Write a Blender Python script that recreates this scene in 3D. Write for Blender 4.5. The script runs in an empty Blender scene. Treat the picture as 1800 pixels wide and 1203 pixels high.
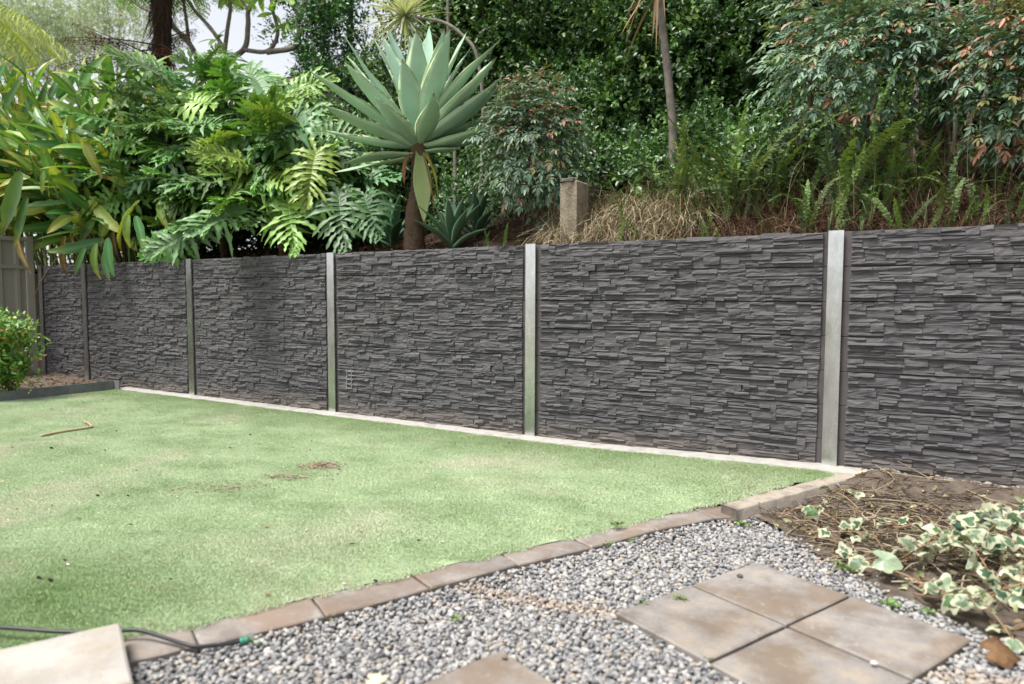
import bpy, math, random
import numpy as np
from mathutils import Matrix, Vector
rng = np.random.default_rng(7)
random.seed(7)
S = bpy.context.scene
COL = S.collection
PI = math.pi

# ------------------------------------------------------------------ camera
CAM = np.array([2.4844, -4.3753, 1.0132])
YAW, PIT, ROL, FPX = -.5445, -.0628, .0028, 1219.9      # focal length in pixels of the 1800 px wide photograph
_fw = np.array([math.sin(YAW)*math.cos(PIT), math.cos(YAW)*math.cos(PIT), math.sin(PIT)])
_r = np.array([math.cos(YAW), -math.sin(YAW), 0.0])
_u = np.cross(_r, _fw)
AR = _r*math.cos(ROL)+_u*math.sin(ROL)
AU = -_r*math.sin(ROL)+_u*math.cos(ROL)
cam = bpy.data.cameras.new('camera')
cam.sensor_width = 36.0
cam.sensor_fit = 'HORIZONTAL'
cam.lens = FPX/1800*36
cam.clip_start = .05
cam.clip_end = 1000
cam.dof.use_dof = True
cam.dof.focus_distance = 4.7
cam.dof.aperture_fstop = 1.7
camo = bpy.data.objects.new('camera', cam)
COL.objects.link(camo)
camo.matrix_world = Matrix(((AR[0], AU[0], -_fw[0], CAM[0]), (AR[1], AU[1], -_fw[1], CAM[1]), (AR[2], AU[2], -_fw[2], CAM[2]), (0, 0, 0, 1)))
S.camera = camo

# ------------------------------------------------------------------ sky, sun, exposure
SUN_EL, SUN_AZ = math.radians(66), math.radians(215)      # azimuth measured from +y towards +x
world = bpy.data.worlds.new('World')
S.world = world
world.use_nodes = True
wn, wl = world.node_tree.nodes, world.node_tree.links
wn.clear()
sky = wn.new('ShaderNodeTexSky')
sky.sky_type = 'NISHITA'
sky.sun_disc = False
sky.sun_elevation = SUN_EL
sky.sun_rotation = SUN_AZ
sky.air_density = 1.0
sky.dust_density = 2.0
sky.ozone_density = 1.0
hs = wn.new('ShaderNodeHueSaturation')
hs.inputs['Saturation'].default_value = .22             # thin white cloud over the whole sky
bg = wn.new('ShaderNodeBackground')
bg.inputs['Strength'].default_value = .115
wo = wn.new('ShaderNodeOutputWorld')
wl.new(sky.outputs[0], hs.inputs['Color'])
wl.new(hs.outputs[0], bg.inputs['Color'])
wl.new(bg.outputs[0], wo.inputs['Surface'])
sun = bpy.data.lights.new('sun', 'SUN')
sun.energy = 2.9
sun.angle = math.radians(20)
sun.color = (1.0, .965, .91)
suno = bpy.data.objects.new('sun', sun)
COL.objects.link(suno)
sd = Vector((math.sin(SUN_AZ)*math.cos(SUN_EL), math.cos(SUN_AZ)*math.cos(SUN_EL), math.sin(SUN_EL)))
suno.rotation_euler = sd.to_track_quat('Z', 'Y').to_euler()
suno.location = (0, -3, 12)
S.view_settings.view_transform = 'Standard'
S.view_settings.look = 'None'
S.view_settings.gamma = 1
S.view_settings.use_curve_mapping = False
S.view_settings.exposure = 1.05
S.render.engine = 'CYCLES'

# ------------------------------------------------------------------ helpers
def ray(x, y):
    return _fw+AR*(x-900)/FPX-AU*(y-601.5)/FPX
def on_y(x, y, Y):                      # pixel -> point on the plane y = Y
    d = ray(x, y)
    return CAM+d*(Y-CAM[1])/d[1]
def on_z(x, y, Z):
    d = ray(x, y)
    return CAM+d*(Z-CAM[2])/d[2]
HR = np.array([math.cos(YAW), -math.sin(YAW), 0.0])       # to the right of the view, level
HT = -np.array([math.sin(YAW), math.cos(YAW), 0.0])       # level, towards the viewer
UP = np.array([0, 0, 1.0])
def nrm(v):
    v = np.asarray(v, float)
    return v/np.maximum(np.linalg.norm(v, axis=-1, keepdims=True), 1e-9)
def ss(a, b, x):
    t = np.clip((np.asarray(x, float)-a)/(b-a), 0, 1)
    return t*t*(3-2*t)
def lin(r, g, b):
    f = lambda c: ((c/255+.055)/1.055)**2.4 if c > 10 else c/255/12.92
    return np.array([f(r), f(g), f(b)])

class MB:
    """collects vertices, faces and a colour for each vertex; build() links ONE mesh object"""
    def __init__(s):
        s.V, s.F3, s.F4, s.C, s.n = [], [], [], [], 0
    def add(s, V, F, col=(1, 1, 1)):
        V = np.asarray(V, float).reshape(-1, 3)
        c = np.asarray(col, float)
        s.C.append(np.broadcast_to(c, (len(V), 3)) if c.ndim == 1 else c)
        s.V.append(V)
        if len(F):
            if isinstance(F, np.ndarray):
                (s.F3 if F.shape[1] == 3 else s.F4).append(F+s.n)
            else:
                a = [f for f in F if len(f) == 3]
                b = [f for f in F if len(f) == 4]
                if a: s.F3.append(np.array(a)+s.n)
                if b: s.F4.append(np.array(b)+s.n)
        s.n += len(V)
        return s
    def mesh(s, name, mat=None, smooth=True):
        me = bpy.data.meshes.new(name)
        V = np.concatenate(s.V)
        f3 = np.concatenate(s.F3) if s.F3 else np.zeros((0, 3), int)
        f4 = np.concatenate(s.F4) if s.F4 else np.zeros((0, 4), int)
        loops = np.concatenate([f3.ravel(), f4.ravel()]).astype(np.int32)
        st = np.concatenate([np.arange(len(f3))*3, len(f3)*3+np.arange(len(f4))*4]).astype(np.int32)
        me.vertices.add(len(V))
        me.vertices.foreach_set('co', V.astype(np.float32).ravel())
        me.loops.add(len(loops))
        me.loops.foreach_set('vertex_index', loops)
        me.polygons.add(len(st))
        me.polygons.foreach_set('loop_start', st)
        me.polygons.foreach_set('use_smooth', np.full(len(st), bool(smooth)))
        a = me.attributes.new('Col', 'FLOAT_COLOR', 'POINT')
        c = np.concatenate([np.concatenate(s.C), np.ones((len(V), 1))], 1)
        a.data.foreach_set('color', c.astype(np.float32).ravel())
        me.update(calc_edges=True)
        me.validate()
        if mat: me.materials.append(mat)
        return me
    def build(s, name, mat=None, parent=None, smooth=True, kind=None):
        return link(name, s.mesh(name, mat, smooth), parent, None, kind)

WORLD = {}
def link(name, data, parent=None, M=None, kind=None):
    o = bpy.data.objects.new(name, data)
    COL.objects.link(o)
    if parent is not None:
        o.parent = parent
        W = WORLD.get(parent.name) or Matrix.Translation(parent.location)
        o.matrix_parent_inverse = W.inverted()
    if M is not None: o.matrix_basis = M
    WORLD[o.name] = M.copy() if M is not None else Matrix.Identity(4)
    if kind: o['kind'] = kind
    return o
def tag(o, label=None, cat=None, group=None, kind=None):
    if label: o['label'] = label
    if cat: o['category'] = cat
    if group: o['group'] = group
    if kind: o['kind'] = kind
    return o
def thing(name, label, cat, loc, group=None):
    o = bpy.data.objects.new(name, None)
    o.empty_display_size = .1
    COL.objects.link(o)
    o.location = tuple(float(v) for v in loc)
    return tag(o, label, cat, group)

def frame(org, d, n):                    # x along d, z near n
    x = nrm(d)
    z = np.asarray(n, float)-x*np.dot(n, x)
    z = nrm(z) if np.linalg.norm(z) > 1e-6 else nrm(np.cross(x, [0.3, .5, .8]))
    y = np.cross(z, x)
    return Matrix(((x[0], y[0], z[0], org[0]), (x[1], y[1], z[1], org[1]), (x[2], y[2], z[2], org[2]), (0, 0, 0, 1)))
def scaled(M, s): return M @ Matrix.Diagonal((s, s, s, 1))

def box(mb, a, b, col=(1, 1, 1), bev=0.0):
    x0, y0, z0 = a
    x1, y1, z1 = b
    V = [(x0, y0, z0), (x1, y0, z0), (x1, y1, z0), (x0, y1, z0), (x0, y0, z1), (x1, y0, z1), (x1, y1, z1), (x0, y1, z1)]
    mb.add(V, [(0, 3, 2, 1), (4, 5, 6, 7), (0, 1, 5, 4), (1, 2, 6, 5), (2, 3, 7, 6), (3, 0, 4, 7)], col)
def slab(mb, poly, z0, z1, col=(1, 1, 1), bev=.004, wob=0.0, n=1):
    """flat stone with a worn (bevelled) upper edge; poly is a counter-clockwise outline"""
    P = []
    for i in range(len(poly)):
        a, b = np.array(poly[i]), np.array(poly[(i+1) % len(poly)])
        for k in range(n):
            P.append(a+(b-a)*k/n)
    P = np.array(P, float)
    m = len(P)
    if wob: P = P+rng.normal(0, wob, P.shape)
    c = P.mean(0)
    q = c+(P-c)*(1-bev*1.6/np.linalg.norm(P-c, axis=1, keepdims=True))
    zt = z1+(rng.normal(0, wob*.5, m) if wob else np.zeros(m))
    V = np.concatenate([np.c_[P, np.full(m, z0)], np.c_[P, zt-bev], np.c_[q, np.zeros(m)+zt]])
    F = [[i, (i+1) % m, m+(i+1) % m, m+i] for i in range(m)]+[[m+i, m+(i+1) % m, 2*m+(i+1) % m, 2*m+i] for i in range(m)]
    V = np.concatenate([V, [[c[0], c[1], z1]]])
    F += [[2*m+i, 2*m+(i+1) % m, 3*m] for i in range(m)]
    mb.add(V, F, col)
def tube(mb, P, r, k=6, col=(1, 1, 1), cap=True):
    P = np.asarray(P, float)
    n = len(P)
    r = np.broadcast_to(np.asarray(r, float), (n,))
    T = nrm(np.gradient(P, axis=0))
    ref = np.array([.31, .17, .93]) if abs(T[0, 2]) < .9 else np.array([.9, .3, .1])
    A = nrm(ref-T*(T@ref)[:, None])
    B = np.cross(T, A)
    an = np.arange(k)*2*PI/k
    V = (P[:, None]+r[:, None, None]*(A[:, None]*np.cos(an)[None, :, None]+B[:, None]*np.sin(an)[None, :, None])).reshape(-1, 3)
    F = [(i*k+j, i*k+(j+1) % k, (i+1)*k+(j+1) % k, (i+1)*k+j) for i in range(n-1) for j in range(k)]
    if cap:
        V = np.concatenate([V, P[:1], P[-1:]])
        F += [(n*k, (j+1) % k, j) for j in range(k)]+[(n*k+1, (n-1)*k+j, (n-1)*k+(j+1) % k) for j in range(k)]
    c = np.asarray(col, float)
    if c.ndim == 2: c = np.concatenate([np.repeat(c, k, 0)]+([c[:1], c[-1:]] if cap else []))
    mb.add(V, F, c)
def bez(pts, n):
    """smooth curve through points (Catmull-Rom)"""
    P = np.asarray(pts, float)
    Q = np.concatenate([[2*P[0]-P[1]], P, [2*P[-1]-P[-2]]])
    t = np.linspace(0, len(P)-1-1e-6, n)
    i = t.astype(int)
    u = (t-i)[:, None]
    a, b, c, d = Q[i], Q[i+1], Q[i+2], Q[i+3]
    return .5*((2*b)+(c-a)*u+(2*a-5*b+4*c-d)*u*u+(3*b-a-3*c+d)*u**3)
def ribbon(mb, P, side, up, w, cross, cols):
    """strip along P; cross = [(u, h)] in half widths; cols = one colour for each cross point, or (n, m, 3)"""
    P = np.asarray(P, float)
    n, m = len(P), len(cross)
    cr = np.asarray(cross, float)
    w = np.asarray(w, float)
    V = P[:, None]+w[:, None, None]*(side[:, None]*cr[None, :, :1]+up[:, None]*cr[None, :, 1:2])
    F = np.array([(i*m+j, i*m+j+1, (i+1)*m+j+1, (i+1)*m+j) for i in range(n-1) for j in range(m-1)])
    c = np.asarray(cols, float)
    if c.ndim == 2: c = np.broadcast_to(c[None], (n, m, 3))
    if c.ndim == 1: c = np.broadcast_to(c, (n, m, 3))
    mb.add(V.reshape(-1, 3), F, c.reshape(-1, 3))
def add_leaves(mb, P, D, N, L, W, col, fold=.25, droop=.12):
    """many small leaves at once: six points each, folded along the rib, tip drooping"""
    P, D = np.asarray(P, float), nrm(D)
    N = nrm(N-D*np.sum(N*D, 1, keepdims=True))
    B = np.cross(N, D)
    L, W = np.asarray(L, float)[:, None], np.asarray(W, float)[:, None]
    h = W*fold
    V = np.stack([P, P+D*L*.30-B*W*.46+N*h*.7, P+D*L*.64-B*W*.42+N*(h*.6-L*droop*.5), P+D*L-N*L*droop, P+D*L*.64+B*W*.42+N*(h*.6-L*droop*.5), P+D*L*.30+B*W*.46+N*h*.7], 1)
    n = len(P)
    base = (np.arange(n)*6)[:, None]
    F = np.concatenate([base+np.array([[0, 5, 4, 3]]), base+np.array([[0, 3, 2, 1]])])
    mb.add(V.reshape(-1, 3), F, np.repeat(np.broadcast_to(col, (n, 3)), 6, 0))
def rvec(n):
    return nrm(rng.normal(size=(n, 3)))

# ------------------------------------------------------------------ materials
def new_mat(name):
    m = bpy.data.materials.new(name)
    m.use_nodes = True
    nt = m.node_tree
    nt.nodes.clear()
    return m, nt
class NT:
    def __init__(s, nt): s.nt = nt
    def n(s, t, **k):
        x = s.nt.nodes.new('ShaderNode'+t)
        for a, v in k.items(): setattr(x, a, v)
        return x
    def l(s, a, b): s.nt.links.new(a, b)
    def noise(s, scale, detail=4, rough=.6, vec=None, sc=None, dist=0):
        x = s.n('TexNoise')
        x.inputs['Scale'].default_value = scale
        x.inputs['Detail'].default_value = detail
        x.inputs['Roughness'].default_value = rough
        x.inputs['Distortion'].default_value = dist
        if vec is not None:
            if sc is not None:
                mp = s.n('Mapping')
                mp.inputs['Scale'].default_value = sc
                s.l(vec, mp.inputs['Vector'])
                vec = mp.outputs[0]
            s.l(vec, x.inputs['Vector'])
        return x.outputs['Fac']
    def ramp(s, fac, stops):
        x = s.n('ValToRGB')
        e = x.color_ramp.elements
        while len(e) < len(stops): e.new(.5)
        for i, (p, c) in enumerate(stops):
            e[i].position = p
            e[i].color = (*(c if hasattr(c, '__len__') else (c, c, c)), 1)
        s.l(fac, x.inputs[0])
        return x.outputs[0]
    def mix(s, fac, a, b, mode='MIX'):
        x = s.n('Mix', data_type='RGBA', blend_type=mode)
        for i, v in ((0, fac), (6, a), (7, b)):
            if isinstance(v, (int, float)): x.inputs[i].default_value = v
            elif hasattr(v, '__len__'): x.inputs[i].default_value = (*v, 1)
            else: s.l(v, x.inputs[i])
        return x.outputs[2]
    def math(s, op, a, b=0.0, c=None):
        x = s.n('Math', operation=op)
        for i, v in enumerate((a, b) if c is None else (a, b, c)):
            if isinstance(v, (int, float)): x.inputs[i].default_value = v
            else: s.l(v, x.inputs[i])
        return x.outputs[0]
    def bump(s, h, strength=.5, dist=.01):
        x = s.n('Bump')
        x.inputs['Strength'].default_value = strength
        x.inputs['Distance'].default_value = dist
        s.l(h, x.inputs['Height'])
        return x.outputs[0]
    def out(s, col, rough=.8, normal=None, metal=0.0, spec=.5, trans=None):
        p = s.n('BsdfPrincipled')
        for k, v in (('Base Color', col), ('Roughness', rough), ('Metallic', metal), ('Specular IOR Level', spec)):
            if isinstance(v, (int, float)): p.inputs[k].default_value = v
            elif hasattr(v, '__len__'): p.inputs[k].default_value = (*v, 1)
            else: s.l(v, p.inputs[k])
        if normal is not None: s.l(normal, p.inputs['Normal'])
        o = s.n('OutputMaterial')
        if trans:
            t = s.n('BsdfTranslucent')
            s.l(trans[1], t.inputs['Color'])
            mx = s.n('MixShader')
            mx.inputs[0].default_value = trans[0]
            s.l(p.outputs[0], mx.inputs[1])
            s.l(t.outputs[0], mx.inputs[2])
            s.l(mx.outputs[0], o.inputs['Surface'])
        else:
            s.l(p.outputs[0], o.inputs['Surface'])
def leaf_mat(name, rough=.42, trans=.22, var=.25, noise_sc=9, spec=.5, hue=.03):
    """leaf colour comes from the leaf itself (Col) with a difference from leaf to leaf and blotches"""
    m, nt = new_mat(name)
    g = NT(nt)
    at = g.n('Attribute', attribute_name='Col')
    oi = g.n('ObjectInfo')
    geo = g.n('NewGeometry')
    nz = g.noise(noise_sc, 3, .6, geo.outputs['Position'])
    hsn = g.n('HueSaturation')
    g.l(g.math('MULTIPLY_ADD', oi.outputs['Random'], hue, .5-hue/2), hsn.inputs['Hue'])
    v = g.math('MULTIPLY_ADD', oi.outputs['Random'], var, 1-var/2)
    v = g.math('MULTIPLY', v, g.math('MULTIPLY_ADD', nz, .5, .75))
    g.l(v, hsn.inputs['Value'])
    g.l(at.outputs['Color'], hsn.inputs['Color'])
    tc = g.mix(1.0, hsn.outputs[0], (1.25, 1.25, .55), 'MULTIPLY')
    g.out(hsn.outputs[0], rough, g.bump(g.noise(60, 2, .5, geo.outputs['Position']), .12, .004), 0, spec, (trans, tc))
    return m
def surf_mat(name, c1, c2, scale=6, rough=.85, bscale=60, bstr=.4, bdist=.006, c3=None, spec=.3, attr=False, detail=6, bsc=None):
    m, nt = new_mat(name)
    g = NT(nt)
    geo = g.n('NewGeometry')
    nz = g.noise(scale, detail, .65, geo.outputs['Position'])
    st = [(.32, c1), (.68, c2)]
    if c3 is not None: st = [(.3, c1), (.52, c2), (.74, c3)]
    col = g.ramp(nz, st)
    if attr:
        at = g.n('Attribute', attribute_name='Col')
        col = g.mix(1.0, col, at.outputs['Color'], 'MULTIPLY')
    g.out(col, rough, g.bump(g.noise(bscale, 5, .65, geo.outputs['Position'], bsc), bstr, bdist), 0, spec)
    return m
# ================================================================== SETTING: ground, lawn, gravel, paving
M_soil = surf_mat('soil', (.068, .052, .040), (.125, .099, .077), 14, .95, 90, .9, .012, (.19, .155, .125))
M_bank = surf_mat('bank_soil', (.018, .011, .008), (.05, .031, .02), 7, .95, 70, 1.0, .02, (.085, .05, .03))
M_conc = surf_mat('concrete', (.24, .225, .205), (.36, .345, .32), 9, .9, 120, .5, .004, (.29, .26, .22))

EDGE_Z = -.044
EDGE_OUT = [tuple(on_z(x, y, EDGE_Z)[:2]) for x, y in ((225, 1162), (350, 1133), (572, 1081), (757, 1033), (912, 992), (1040, 962), (1155, 931), (1258, 910), (1342, 906))]
EDGE_IN = [tuple(on_z(x, y, EDGE_Z)[:2]) for x, y in ((212, 1118), (335, 1098), (548, 1048), (722, 1008), (880, 972), (1005, 945), (1122, 915), (1218, 894), (1290, 886))]
for _ in range(4):                                                       # the row runs on out of the picture
    EDGE_OUT.insert(0, (EDGE_OUT[0][0]-.165, EDGE_OUT[0][1]-.36))
    EDGE_IN.insert(0, (EDGE_IN[0][0]-.165, EDGE_IN[0][1]-.36))
_ei = np.array(EDGE_IN)
KERB_A, KERB_B = np.array([2.255, -.02]), np.array([1.71, -1.0])     # outer line of the concrete kerb
KW = .10
_kd = nrm(KERB_B-KERB_A)
_kn = np.array([_kd[1], -_kd[0]])
if _kn[0] > 0: _kn = -_kn                                                # to the lawn
KERB_A2, KERB_B2 = KERB_A+_kn*KW, KERB_B+_kn*KW

def edge_x(y):                                                           # right limit of the lawn
    ys = np.r_[_ei[:, 1], KERB_A2[1]]
    xs = np.r_[_ei[:, 0], KERB_A2[0]]
    ys, xs = np.insert(ys, -1, ys[-2]+.04), np.insert(xs, -1, xs[-2]+.062)
    k = ys.argsort()
    return np.interp(y, ys[k], xs[k])
def lawn_z(x, y):
    r = .036*ss(.2, 2.1, x)*ss(-1.3, -.1, y)
    d = np.abs(edge_x(y)-x)
    return r-.040*(1-ss(0, .8, d))*(1-ss(-.85, -.45, y))+.004*np.sin(x*2.3+1)*np.sin(y*2.9)

def sheet(name, xs_of, ys, nx, zf, mat, kind='structure'):
    V, n = [], len(ys)
    for y in ys:
        a, b = xs_of(y)
        x = np.linspace(a, b, nx)
        V.append(np.c_[x, np.full(nx, y), zf(x, np.full(nx, y))])
    F = np.array([(i*nx+j, i*nx+j+1, (i+1)*nx+j+1, (i+1)*nx+j) for i in range(n-1) for j in range(nx-1)])
    return MB().add(np.concatenate(V), F).build(name, mat, None, True, kind)

# the earth everything stands on, out to the horizon (kept below the bank)
mb = MB()
mb.add([(-300, -300, -.125), (300, -300, -.125), (300, 300, -.125), (-300, 300, -.125)], [(0, 1, 2, 3)])
tag(mb.build('ground', surf_mat('earth', (.08, .075, .04), (.13, .11, .07), .6, .95, 20, .6, .02), None, False, 'structure'))

# ---- lawn
def turf_mat(name, blades):
    m, nt = new_mat(name)
    g = NT(nt)
    geo = g.n('NewGeometry')
    pos = geo.outputs['Position']
    big = g.noise(.9, 4, .62, pos, None, .6)
    mid = g.noise(2.4, 6, .6, pos, (1, 1.5, 1))
    fine = g.noise(34, 3, .7, pos)
    col = g.ramp(mid, [(.28, lin(154, 173, 130)), (.50, lin(178, 194, 157)), (.74, lin(194, 206, 173))])
    worn = g.ramp(big, [(.50, 0.0), (.68, .8)])
    col = g.mix(worn, col, lin(202, 200, 178))
    # darker green along the wall, with an uneven edge
    sx = g.n('SeparateXYZ')
    g.l(pos, sx.inputs[0])
    wob = g.math('MULTIPLY_ADD', g.noise(1.7, 4, .6, pos), 1.3, -.65)
    near = g.n('Clamp')
    g.l(g.math('MULTIPLY', g.math('ADD', g.math('ADD', sx.outputs['Y'], .85), wob), 1.3), near.inputs[0])
    col = g.mix(g.math('MULTIPLY', near.outputs[0], .8), col, lin(128, 150, 98))
    dv = g.n('VectorMath', operation='DISTANCE')                        # lush corner where the hose drips
    g.l(pos, dv.inputs[0])
    dv.inputs[1].default_value = (-.05, -3.25, 0)
    wet = g.ramp(g.math('MULTIPLY_ADD', g.noise(3, 4, .6, pos), .7, dv.outputs['Value']), [(.35, .75), (.95, 0.0)])
    col = g.mix(wet, col, lin(118, 146, 84))
    dry = g.ramp(g.noise(2.1, 6, .75, pos, (1.0, 2.2, 1), .5), [(.58, 0.0), (.74, .55)])
    col = g.mix(dry, col, lin(168, 160, 128))
    col = g.mix(g.math('MULTIPLY_ADD', fine, .9, -.25), col, lin(140, 158, 116), 'MIX') if not blades else col
    if blades:
        oi = g.n('Attribute', attribute_name='Col')
        col = g.mix(1.0, col, oi.outputs['Color'], 'MULTIPLY')
    g.out(col, .55, None if blades else g.bump(g.noise(160, 3, .7, pos), .8, .012), 0, .35)
    return m
tag(sheet('lawn', lambda y: (-5.19, float(edge_x(y))+.01), np.linspace(-5.2, -.135, 70), 90, lambda x, y: lawn_z(x, y), turf_mat('turf', False)))

def scatter(name, mats, protos, pts, rot, scl, pid, kind='stuff'):
    """one object: small prototype meshes plus loose points; its node tree puts a prototype on every point"""
    V, F, C, ids = [], [], [], []
    n = 0
    for k, mb_ in enumerate(protos):
        v = np.concatenate(mb_.V)
        V.append(v)
        C.append(np.concatenate(mb_.C))
        for f in mb_.F3+mb_.F4: F += (f+n).tolist()
        ids.append(np.full(len(v), k))
        n += len(v)
    nproto = n
    V.append(pts)
    ids.append(100+pid)
    C.append(np.ones((len(pts), 3)))
    me = bpy.data.meshes.new(name)
    me.from_pydata(np.concatenate(V).tolist(), [], F)
    me.polygons.foreach_set('use_smooth', np.ones(len(me.polygons), bool))
    N = len(me.vertices)
    a = me.attributes.new('Col', 'FLOAT_COLOR', 'POINT')
    a.data.foreach_set('color', np.concatenate([np.concatenate(C), np.ones((N, 1))], 1).astype(np.float32).ravel())
    a = me.attributes.new('pid', 'INT', 'POINT')
    a.data.foreach_set('value', np.concatenate(ids).astype(np.int32))
    a = me.attributes.new('rot', 'FLOAT_VECTOR', 'POINT')
    a.data.foreach_set('vector', np.concatenate([np.zeros((nproto, 3)), rot]).astype(np.float32).ravel())
    a = me.attributes.new('scl', 'FLOAT_VECTOR', 'POINT')
    a.data.foreach_set('vector', np.concatenate([np.ones((nproto, 3)), scl]).astype(np.float32).ravel())
    for m in mats: me.materials.append(m)
    o = link(name, me, None, None, kind)
    ng = bpy.data.node_groups.new(name+'_scatter', 'GeometryNodeTree')
    ng.interface.new_socket('Geometry', in_out='INPUT', socket_type='NodeSocketGeometry')
    ng.interface.new_socket('Geometry', in_out='OUTPUT', socket_type='NodeSocketGeometry')
    A = ng.nodes.new
    gi, go, jn = A('NodeGroupInput'), A('NodeGroupOutput'), A('GeometryNodeJoinGeometry')
    def attr(nm, t):
        x = A('GeometryNodeInputNamedAttribute')
        x.data_type = t
        x.inputs[0].default_value = nm
        return x.outputs[0]
    def sel(v):
        c = A('FunctionNodeCompare')
        c.data_type = 'INT'
        c.operation = 'EQUAL'
        ng.links.new(attr('pid', 'INT'), c.inputs[2])
        c.inputs[3].default_value = v
        s = A('GeometryNodeSeparateGeometry')
        ng.links.new(gi.outputs[0], s.inputs[0])
        ng.links.new(c.outputs[0], s.inputs[1])
        return s.outputs[0]
    for k in range(len(protos)):
        ip = A('GeometryNodeInstanceOnPoints')
        ng.links.new(sel(100+k), ip.inputs['Points'])
        ng.links.new(sel(k), ip.inputs['Instance'])
        e2r = A('FunctionNodeEulerToRotation')
        ng.links.new(attr('rot', 'FLOAT_VECTOR'), e2r.inputs[0])
        ng.links.new(e2r.outputs[0], ip.inputs['Rotation'])
        ng.links.new(attr('scl', 'FLOAT_VECTOR'), ip.inputs['Scale'])
        ng.links.new(ip.outputs[0], jn.inputs[0])
    ng.links.new(jn.outputs[0], go.inputs[0])
    md = o.modifiers.new('scatter', 'NODES')
    md.node_group = ng
    return o

def turf_proto():
    mb_ = MB()
    n = 300
    r = .05*np.sqrt(rng.random(n))
    a = rng.random(n)*2*PI
    P = np.c_[r*np.cos(a), r*np.sin(a), np.zeros(n)]
    lean = rng.normal(0, .55, (n, 2))
    H = rng.uniform(.006, .0115, n)
    T = P+np.c_[lean*H[:, None], H]
    s = np.c_[np.cos(a*7), np.sin(a*7), np.zeros(n)]*rng.uniform(.0006, .0010, n)[:, None]
    V = np.stack([P-s, P+s, (P+T)/2+s*.8+np.c_[np.zeros((n, 2)), H*.12], T], 1).reshape(-1, 3)
    b = (np.arange(n)*4)[:, None]
    F = np.concatenate([b+np.array([[0, 1, 2]]), b+np.array([[0, 2, 3]])])
    c = np.repeat(rng.uniform(.95, 1.3, (n, 1))*np.array([[1, 1, 1]])+rng.normal(0, .03, (n, 3)), 4, 0)
    return mb_.add(V, F, c)
n = 30000
py = rng.uniform(-4.0, -.15, n)
px = rng.uniform(-5.1, 1, n)
px = -5.15+(edge_x(py)+5.15)*rng.random(n)
dist = np.hypot(px-CAM[0], py-CAM[1])
keep = (rng.random(n) < np.clip(7.5/dist, .35, 1)) & ((px-CAM[0])*HT[0]+(py-CAM[1])*HT[1] < -.8)
px, py = px[keep], py[keep]
scatter('turf_pile', [turf_mat('turf_blades', True)], [turf_proto() for _ in range(4)], np.c_[px, py, lawn_z(px, py)-.001], np.c_[np.zeros((len(px), 2)), rng.random(len(px))*2*PI], np.ones((len(px), 3))*rng.uniform(.8, 1.25, (len(px), 1)), rng.integers(0, 4, len(px)))
tag(bpy.data.objects['turf_pile'], 'short faded artificial turf pile of the lawn beside the dark wall', 'turf')

# ---- concrete strip under the wall and the kerb at the soil patch
mb = MB()
xs = np.linspace(-5.32, 2.2, 90)
zt = lawn_z(np.minimum(xs, 2.1), np.full(90, -.1))+.012+rng.normal(0, .0015, 90)
fr = -.14+rng.normal(0, .004, 90)
V = np.concatenate([np.c_[xs, fr, zt-.06], np.c_[xs, fr, zt-.006], np.c_[xs, fr+.006, zt], np.c_[xs, np.full(90, .013), zt+.004]])
mb.add(V, [(r*90+i, r*90+i+1, (r+1)*90+i+1, (r+1)*90+i) for r in range(3) for i in range(89)])
tag(mb.build('concrete_strip', M_conc, None, True, 'structure'))
mb = MB()
n = 24
t = np.linspace(0, 1, n)[:, None]
O, I = KERB_A+(KERB_B-KERB_A)*t, KERB_A2+(KERB_B2-KERB_A2)*t
zt = .052-.050*t[:, 0]+rng.normal(0, .0015, n)
ring = [np.c_[O, zt-.16], np.c_[O, zt-.006], np.c_[O+_kn*.006, zt], np.c_[I-_kn*.006, zt], np.c_[I, zt-.006], np.c_[I, zt-.16]]
mb.add(np.concatenate(ring), [(r*n+i, r*n+i+1, (r+1)*n+i+1, (r+1)*n+i) for r in range(5) for i in range(n-1)]+[(n-1, 2*n-1, 5*n-1, 6*n-1), (2*n-1, 3*n-1, 4*n-1, 5*n-1)])
M_kerb = surf_mat('kerb_concrete', (.20, .165, .13), (.36, .315, .265), 11, .9, 90, .6, .006, (.27, .20, .14))
tag(mb.build('kerb', M_kerb, None, True, 'structure'))

mb = MB()                                                                # soil packed between the last paver and the kerb
mb.add([(1.36, -1.12, -.052), (1.70, -1.02, -.052), (1.76, -.78, -.046), (1.5, -.72, -.04)], [(0, 1, 2, 3)])
tag(mb.build('soil_joint', M_soil, None, False, 'structure'))
# ---- gravel bed, soil patch, soil bed
def soil_left(y):
    pts = np.array([(4.5, -2.6), (2.95, -1.86), (2.62, -1.70), (2.30, -1.48), (2.12, -1.28), (1.93, -1.03), (1.82, -.93), (1.735, -.9), (2.255, -.0)])
    k = pts[:, 1].argsort()
    return np.interp(y, pts[k, 1], pts[k, 0])
def bumps(x, y, f, a, seed):
    r = np.random.default_rng(seed)
    z = np.zeros_like(np.asarray(x, float))
    for i in range(7):
        th, ph = r.random()*6.28, r.random()*6.28
        k = f*(1+i*.7)
        z = z+a/(1+i*.6)*np.sin(k*(x*math.cos(th)+y*math.sin(th))+ph)
    return z
def soil_z(x, y):
    z = -.075+.11*ss(-.75, -.03, y)+.02*ss(-1.5, -.7, y)
    return z+bumps(x, y, 7, .008, 3)*ss(-2.2, -1.2, y)+bumps(x, y, 31, .0035, 4)
tag(sheet('soil_patch', lambda y: (float(soil_left(y)), 4.6), np.linspace(-2.55, .012, 150), 130, soil_z, M_soil))
M_gbase = surf_mat('gravel_base', (.10, .095, .09), (.26, .25, .245), 60, .95, 90, 1, .01)
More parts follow.
